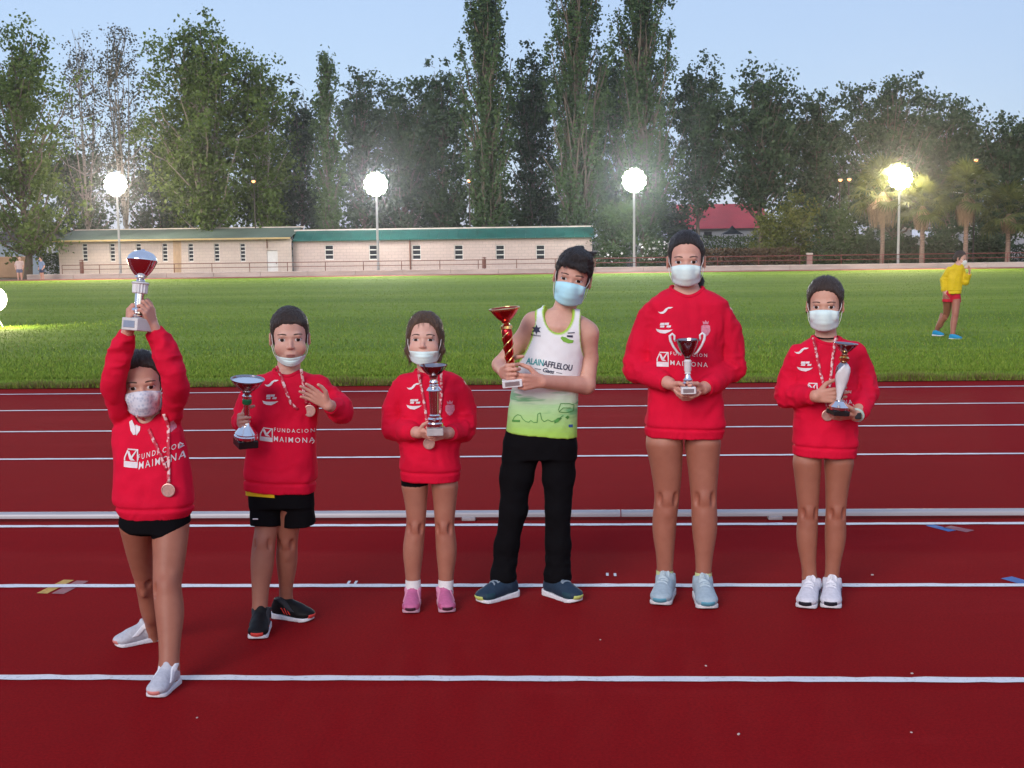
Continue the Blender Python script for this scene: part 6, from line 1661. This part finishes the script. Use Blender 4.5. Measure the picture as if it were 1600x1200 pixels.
medal(K6, bv6, [(1273, 528, -.05), (1278, 548), (1284, 580), (1290, 608), (1294, 640)], [(1308, 526, -.05), (1304, 560), (1299, 600), (1296, 640)], (1295, 650), 'medal mostly hidden behind the hands of the girl with wristwatch', 9)
mb = MB(); c = K6.p(1290, 525.5, 0); mb.tube([Vector((c.x + .0445 * math.cos(t), c.y - .005 + .047 * math.sin(t), c.z + .006 * math.sin(t))) for t in np.linspace(0, 2 * math.pi, 33)], .0032, 6, cap=False)
mb.build('choker', MC['black'], K6.root, smooth=True)
w_ = K6.p(1338.5, 648.5, -.152); ax_ = (K6.p(1337, 648, -.155) - K6.p(1353, 614, 0)).normalized(); u_ = ax_.cross(Vector((0, 1, 0))).normalized(); v_ = ax_.cross(u_)
e = tag(empty('wristwatch', K6.o), 'pale mint wristwatch on the wrist of the girl in white sneakers', 'watch')
mb = MB(); mb.tube([w_ + (u_ * math.cos(t) + v_ * math.sin(t)) * .0265 for t in np.linspace(0, 2 * math.pi, 25)], .0055, 8, cap=False); mb.build('strap', sm('mint_silicone', (.45, .62, .55)), e, smooth=True)
mb = MB(); mb.bbox(w_ + Vector((0, -.0275, 0)), (.026, .010, .026), .003); mb.build('case', sm('dark_watch_case', (.03, .03, .035), .3), e)

# ---- child in yellow out on the grass
GY = ground(1487, 529)
K7 = Kid(1490, GY.y, 'child in yellow jacket and red shorts walking on the grass', 'people away from the line-up')
K7.o = Vector((at(1490, 500, GY.y).x, GY.y, gz(GY.y)))
m7 = dict(upper=sm('bright_blue_mesh', (.02, .25, .46)), sole=SOLE_W)
lf7 = [(412, 1497, 4.5, .05), (414.5, 1497, 8, .06), (420, 1494, 12.5, .085), (435, 1491.5, 12.5, .10), (450, 1490, 12, .10), (459, 1489.5, 11.5, .10)]
sl7 = [[(1483, 421, 6, 0), (1475, 438, 5.4, .02), (1474.5, 456, 3.6, -.02)], [(1503, 421, 6, 0), (1509, 440, 4.8, -.05), (1514.5, 428, 3.4, -.12)]]
ar7 = [[(q[0], q[1], q[2] * .6, q[3]) for q in L] for L in sl7]
hd7 = [dict(w=K7.p(1475, 457, -.02), d=(.1, 0, -1), n=(1, 0, 0), th=(0, -1, 0), L=.14, curl=(20, 25, 20)), dict(w=K7.p(1514.5, 427, -.12), d=(.1, -.1, 1), n=(-1, 0, 0), th=(0, -1, 0), L=.14, curl=(20, 25, 20))]
person(K7, (1508, 405.5, .0, .92, (70, 8, 0)), (1497, 415, .01, .045), lf7,
       [[(1480, 466, 6.8), (1480, 480, 5.8), (1478, 492, 4.8), (1471, 502, 4.6), (1466, 510, 3.6), (1464.5, 515, 3.2)], [(1494, 466, 6.8), (1493, 482, 5.6), (1492, 495, 4.6), (1490, 506, 4.5), (1489, 516, 3.5), (1488.5, 523, 3.1)]],
       ar7, hd7, [dict(toe=toe(K7, 1475, 527.5), ang=62, L=.20, m=m7, lift=.02), dict(toe=toe(K7, 1503.5, 531), ang=80, L=.20, m=m7)],
       SK[0], ('back', 7), HC['mid'], dict(mat=MC['mask_w'], w=.062, **FULL), step=.009, fstep=.0045)
s7, bv7 = sweat(K7, K7.root, lf7, sl7, (1497, 412.5, 415, 5, .05, 0), MC['yellow'], 77, name='jacket')
def shorts7(fd):
    for a, b in (((1481, 458), (1480, 472)), ((1493, 459), (1494, 473))): fd.cone(K7.p(*a), K7.p(*b), 7.2 * K7.sc, 7.6 * K7.sc, .02, cap=1)
p_ = K7.p(1487, 465); garment(K7, 'shorts', MC['shorts_red'], K7.root, shorts7, (p_.x - .3, -.25, p_.z - .15), (p_.x + .3, .25, p_.z + .15), .008, .004, 8)
# ---- two figures by the track at far left
def far_person(px, top, foot, label, shirt, pants, skin, hairm, lean=0.0, turn=0):
    g = ground(px, foot); Y = min(g.y, 77.6); o = Vector((at(px, foot, Y).x, Y, gz(Y) + .02)); H = at(px, top, Y).z - o.z
    fd = Field((-.45, -.4, -.02), (.45, .4, H + .08), .016); k = H / 1.3
    hd = Vector((lean * .12, 0, H - .12 * k)); fd.ell(hd, (.085 * k, .10 * k, .12 * k), .01); fd.cone(hd, (lean * .08, 0, .98 * k), .05 * k, .06 * k, .02)
    fd.loft([(1.02 * k, lean * .07, 0, .14 * k, .09 * k), (.8 * k, lean * .04, 0, .13 * k, .09 * k), (.6 * k, 0, 0, .14 * k, .10 * k)], .02)
    for s in (-1, 1):
        fd.chain([(Vector((s * .08, 0, .6 * k)), .075 * k), (Vector((s * .09, -.03, .34 * k)), .052 * k), (Vector((s * .10, .02, .06)), .038 * k)], .02); fd.cone((s * .10, .02, .04), (s * .11, -.10, .035), .035, .03, .02)
        fd.chain([(Vector((s * .15 * k + lean * .07, 0, .98 * k)), .045 * k), (Vector((s * .21 * k, .02, .74 * k)), .037 * k), (Vector((s * .17 * k, -.12, .58 * k)), .03 * k)], .02)
    V, Q = fd.mesh(); me = np_mesh('person', V, Q); me.materials.append(skin); r = link(bpy.data.objects.new('person', me)); r.location = o; r.rotation_euler = (0, 0, R_(turn)); tag(r, label, 'person', 'people away from the line-up')
    def part(name, mat, build):
        f2 = Field((-.45, -.4, -.02), (.45, .4, H + .08), .016); build(f2); V, Q = f2.mesh(); soft(name, relax(V, Q, 1), Q, mat, r)
    def top_(f):
        f.loft([(1.03 * k, lean * .07, 0, .15 * k, .10 * k), (.8 * k, lean * .04, 0, .15 * k, .11 * k), (.58 * k, 0, 0, .155 * k, .115 * k)], .02)
        for s in (-1, 1): f.cone((s * .15 * k + lean * .07, 0, .98 * k), (s * .20 * k, .015, .80 * k), .058 * k, .052 * k, .02, cap=1)
    def bot(f):
        f.loft([(.62 * k, 0, 0, .15 * k, .11 * k), (.5 * k, 0, 0, .16 * k, .11 * k)], .02)
        for s in (-1, 1): f.cone((s * .08, 0, .58 * k), (s * .09, -.02, .40 * k), .085 * k, .085 * k, .02, cap=1)
    part('shirt', shirt, top_); part('shorts', pants, bot)
    part('hair', hairm, lambda f: (f.ell(hd + Vector((0, .015, .02)), (.092 * k, .105 * k, .12 * k), .01), f.ell(hd + Vector((0, -.12, -.04)), (.09, .09, .11), .01, op='cut')))
far_person(31, 400, 433, 'distant person in pale pink top left of the tree trunk', mat_cloth('pale_pink_top', (.62, .46, .44)), mat_cloth('grey_blue_shorts', (.16, .18, .28)), SK[2], HC['mid'], .4, 20)
far_person(66, 401, 431, 'distant person in blue right of the tree trunk', mat_cloth('faded_blue_top', (.20, .27, .42)), mat_cloth('navy_shorts', (.05, .06, .12)), SK[0], HC['dark'], -.5, -30)
# ================================================================== TROPHIES
def metal(name, c, rough=.14, var=.1):
    m, nt, bs = nodes(name); bs.inputs['Metallic'].default_value = 1; bs.inputs['Roughness'].default_value = rough
    n = noise(nt, 30, 3); nt.links.new(ramp(nt, n, [(.3, tuple(x * (1 - var) for x in c)), (.7, c)]), bs.inputs['Base Color']); return m
MT = dict(silver=metal('silver_plate', (.86, .85, .86)), gold=metal('gold_plate', (.90, .62, .26), .18), red=metal('red_anodised', (.55, .03, .04), .2), dark=metal('smoked_silver', (.40, .36, .38), .16),
          marble=simple('white_marble', (.62, .60, .58), .3, var=.15, scale=12), black=simple('black_marble', (.012, .012, .013), .25), green=simple('green_enamel', (.01, .13, .05), .25),
          white=simple('white_enamel', (.72, .72, .73), .3), plaque=metal('plaque_metal', (.55, .54, .58), .35), grey=simple('grey_marble', (.42, .40, .40), .35, var=.2, scale=14))
def trophy(K, base_px, base_py, dy, label, tilt=(0, 0, 0)):
    e = tag(empty('trophy', K.o + K.p(base_px, base_py, dy)), label, 'trophy', 'trophies held by the children'); e.rotation_euler = [R_(t) for t in tilt]; return e
def LT(e, name, prof, mat, parent=None, seg=40, c=(0, 0, 0), k=1.0):
    mb = MB(); mb.lathe([(r * k, z * k) for r, z in prof], seg, c); return mb.build(name, mat, parent or e, smooth='auto')
def bowl(r, h, z, th=.002, p=2.0, lip=1.04):
    o = [(r * max(.10, (i / 10)) ** (1 / p), z + h * (i / 10)) for i in range(11)]; o += [(r * lip, z + h + .001), (r * lip, z + h + .003), (r - th, z + h + .002)]
    o += [(max(.002, r * max(.0, (i / 10)) ** (1 / p) - th), z + h * (i / 10) + th) for i in range(9, -1, -1)]; return o
def base(e, w, h, mat, plaque=None, rz=0.0, d=None):
    R = Matrix.Rotation(R_(rz), 3, 'Z'); mb = MB(); mb.bbox((0, 0, h / 2), (w, d or w, h), .0025, R); b = mb.build('base', mat, e)
    if plaque: mb = MB(); mb.bbox(R @ Vector((0, -(d or w) / 2 - .0008, h / 2)), (w * .72, .0016, h * .55), .0004, R); mb.build('plaque', plaque, b)

# 1 lifted overhead
k = K1.sc
t = trophy(K1, 214, 517, -.172, 'silver ball-shaped cup on white base lifted overhead by the small girl', (-6, 5, 0)); base(t, .075, .043, MT['marble'], MT['plaque'], -28)
LT(t, 'foot', [(.026, .0432), (.028, .046), (.028, .054), (.021, .060), (.021, .066), (.026, .069), (.024, .076), (.016, .082)], MT['silver'])
LT(t, 'stem', [(.0155, .082), (.0155, .118), (.0155, .128)], MT['silver'])
mb = MB(); n = 16; vs = []
for z, r in ((.128, .021), (.131, .026), (.160, .027), (.164, .031), (.168, .026)):
    for q in range(n * 2): a = math.pi * q / n; rr = r * (1.0 if q % 2 else .90) if .13 < z < .163 else r; vs.append((rr * math.cos(a), rr * math.sin(a), z))
fs = [(i * 2 * n + q, i * 2 * n + (q + 1) % (2 * n), (i + 1) * 2 * n + (q + 1) % (2 * n), (i + 1) * 2 * n + q) for i in range(4) for q in range(2 * n)]
mb.add(vs, fs + [tuple(range(8 * n, 10 * n))]); mb.build('collar', MT['white'], t)
LT(t, 'neck', [(.012, .168), (.016, .172), (.011, .180), (.016, .184)], MT['silver'])
LT(t, 'bowl', bowl(.052, .060, .184, p=2.4, lip=.99), MT['silver'])
LT(t, 'lid', [(.0505, .246), (.046, .258), (.036, .268), (.020, .275), (.008, .277), (.006, .281), (.001, .282)], MT['silver'])

# 2 silver, green ring, black base
t = trophy(K2, 384, 697, -.172, 'silver cup with green ring and black base in the waving boy\'s hand', (9, 4, 12)); base(t, .078, .030, MT['black'], None, 20)
LT(t, 'foot', [(.043, .0302), (.046, .034), (.046, .044), (.041, .048), (.043, .053), (.035, .064), (.022, .080), (.016, .090), (.014, .100)], MT['silver'])
LT(t, 'column', [(.013, .100), (.013, .168), (.015, .170)], MT['silver']); LT(t, 'ring', [(.015, .170), (.0185, .173), (.0185, .187), (.015, .190)], MT['green'])
LT(t, 'neck', [(.015, .190), (.0185, .194), (.019, .204), (.012, .212), (.016, .218)], MT['silver'])
b = LT(t, 'bowl', bowl(.063, .052, .216, p=1.9, lip=1.03), MT['dark'])
LT(b, 'inner_cup', [(.0600, .2655), (.055, .256), (.040, .240), (.018, .231), (.001, .230)], MT['silver'])

# 3 plain silver column
t = trophy(K3, 680, 679, -.225, 'plain silver column cup on grey marble base held by the bobbed-hair girl', (3, 0, 0)); base(t, .066, .030, MT['grey'], None, 6)
LT(t, 'foot', [(.030, .0302), (.034, .035), (.034, .048), (.027, .052), (.030, .060), (.032, .066), (.024, .072), (.024, .080), (.0185, .084)], MT['silver'])
mb = MB(); n = 12; vs = []
for z, r in ((.084, .0185), (.10, .0190), (.14, .0205), (.178, .0225)):
    for q in range(n * 2): a = math.pi * q / n; rr = r * (1.0 if q % 2 else .88); vs.append((rr * math.cos(a), rr * math.sin(a), z))
mb.add(vs, [(i * 2 * n + q, i * 2 * n + (q + 1) % (2 * n), (i + 1) * 2 * n + (q + 1) % (2 * n), (i + 1) * 2 * n + q) for i in range(3) for q in range(2 * n)] + [tuple(range(6 * n, 8 * n))]); mb.build('column', MT['silver'], t, smooth='auto')
LT(t, 'neck', [(.029, .1785), (.031, .182), (.022, .194), (.017, .197), (.020, .202), (.015, .206), (.018, .214), (.015, .220), (.016, .234)], MT['silver'])
LT(t, 'bowl', bowl(.054, .046, .234, p=2.1, lip=1.05), MT['dark'])

# 4 red and gold spiral
t = trophy(K4, 801, 604, -.192, 'red and gold cup with spiral column on white base held by the vest boy', (3, -5, 0)); base(t, .082, .032, MT['white'], MT['plaque'], 3, .06)
LT(t, 'foot', [(.022, .0322), (.026, .036), (.024, .042), (.014, .048), (.016, .056), (.013, .062), (.017, .068), (.019, .102)], MT['gold'])
LT(t, 'column', [(.0165, .102), (.0195, .16), (.0215, .208), (.0215, .234), (.019, .240)], MT['red'])
mb = MB()
for q in range(3):
    pts = [((.0178 + .0045 * f) * math.cos(f * 7.2 + q * 2.094), (.0178 + .0045 * f) * math.sin(f * 7.2 + q * 2.094), .102 + .128 * f) for f in np.linspace(0, 1, 36)]; mb = MB(); mb.tube(pts, .0030, 6); mb.build('spiral_band', MT['gold'], t, smooth=True)
LT(t, 'neck', [(.021, .240), (.025, .244), (.024, .254), (.014, .260), (.012, .264), (.014, .270)], MT['gold'])
LT(t, 'bowl', bowl(.060, .055, .268, p=1.9, lip=1.0), MT['red']); LT(t, 'rim', [(.0600, .3205), (.0645, .322), (.0648, .327), (.0608, .3285), (.0580, .324), (.0575, .318)], MT['gold'])

# 5 two-handled
t = trophy(K5, 1075, 614.5, -.215, 'silver two-handled cup on white base held by the tallest girl', (2, -1, 0)); base(t, .060, .029, MT['white'], MT['plaque'], 0)
LT(t, 'foot', [(.022, .0292), (.026, .033), (.026, .044), (.019, .050), (.020, .056), (.013, .066), (.010, .078), (.012, .082)], MT['silver'])
LT(t, 'column', [(.0135, .082), (.0105, .086), (.0145, .094), (.0145, .128), (.0165, .132), (.012, .136), (.012, .142)], MT['white'])
LT(t, 'bowl', bowl(.048, .078, .140, p=1.75, lip=1.03), MT['dark'])
for s in (-1, 1):
    mb = MB(); pts = [(s * .026, 0, .158), (s * .040, 0, .168), (s * .056, 0, .192), (s * .068, 0, .218), (s * .070, 0, .236), (s * .060, 0, .244), (s * .051, 0, .236), (s * .052, 0, .222), (s * .048, 0, .213)]
    mb.tube(pts, [.0035, .0045, .005, .0055, .0055, .005, .0045, .004, .0035], 8); mb.build('handle', MT['white'], t, smooth=True)

# 6 twisted silver ribbon
t = trophy(K6, 1309, 648, -.215, 'twisted silver cup with gold neck held by the girl with wristwatch', (2, 5, 0)); base(t, .070, .020, MT['black'], None, 15)
LT(t, 'foot', [(.036, .0202), (.040, .024), (.040, .034), (.033, .040), (.024, .047), (.018, .056)], MT['silver'])
LT(t, 'body', [(.015, .054), (.011, .066), (.012, .085), (.018, .115), (.025, .150), (.029, .178), (.027, .194), (.019, .206), (.013, .214)], MT['dark'])
def on_body(z): return float(np.interp(z, [.054, .066, .085, .115, .150, .178, .194, .206, .214], [.015, .011, .012, .018, .025, .029, .027, .019, .013]))
for ph, mt, w0, dr in ((-2.5, MT['white'], 1.25, .0018), (.1, MT['silver'], .9, .0014)):
    mb = MB(); V = []; F = []; n = 24; mcol = 7
    for i in range(n + 1):
        f = i / n; z = .060 + .148 * f; a0 = ph + 1.5 * f; w_a = w0 * (.55 + .6 * math.sin(math.pi * min(1, f * .9 + .1)))
        for j in range(mcol): a = a0 + (j / (mcol - 1) - .5) * w_a * 2; r = on_body(z) + dr + (.010 * f ** 3 if j in (0, 1) else 0); V.append((r * math.cos(a), r * math.sin(a), z))
    for i in range(n):
        for j in range(mcol - 1): q = i * mcol + j; F.append((q, q + 1, q + mcol + 1, q + mcol))
    mb.add(V, F); o = mb.build('twisted_band', mt, t, smooth=True); so = o.modifiers.new('t', 'SOLIDIFY'); so.thickness = .0022
LT(t, 'neck', [(.013, .215), (.020, .220), (.021, .232), (.014, .238), (.017, .246)], MT['gold'])
LT(t, 'bowl', bowl(.047, .042, .246, p=1.5, lip=1.05), MT['dark'])
# ================================================================== thin evening haze
hb = MB(); hb.box((0, 60, 14.0), (400, 330, 33.0))
hm_, nt_, bs_ = nodes('evening_haze'); nt_.nodes.remove(bs_)
pv = nt_.nodes.new('ShaderNodeVolumePrincipled'); pv.inputs['Color'].default_value = (.86, .90, 1.0, 1); pv.inputs['Density'].default_value = .00030; pv.inputs['Anisotropy'].default_value = .90
nt_.links.new(pv.outputs[0], nt_.nodes['Material Output'].inputs['Volume'])
tag(hb.build('haze', hm_), kind='stuff')
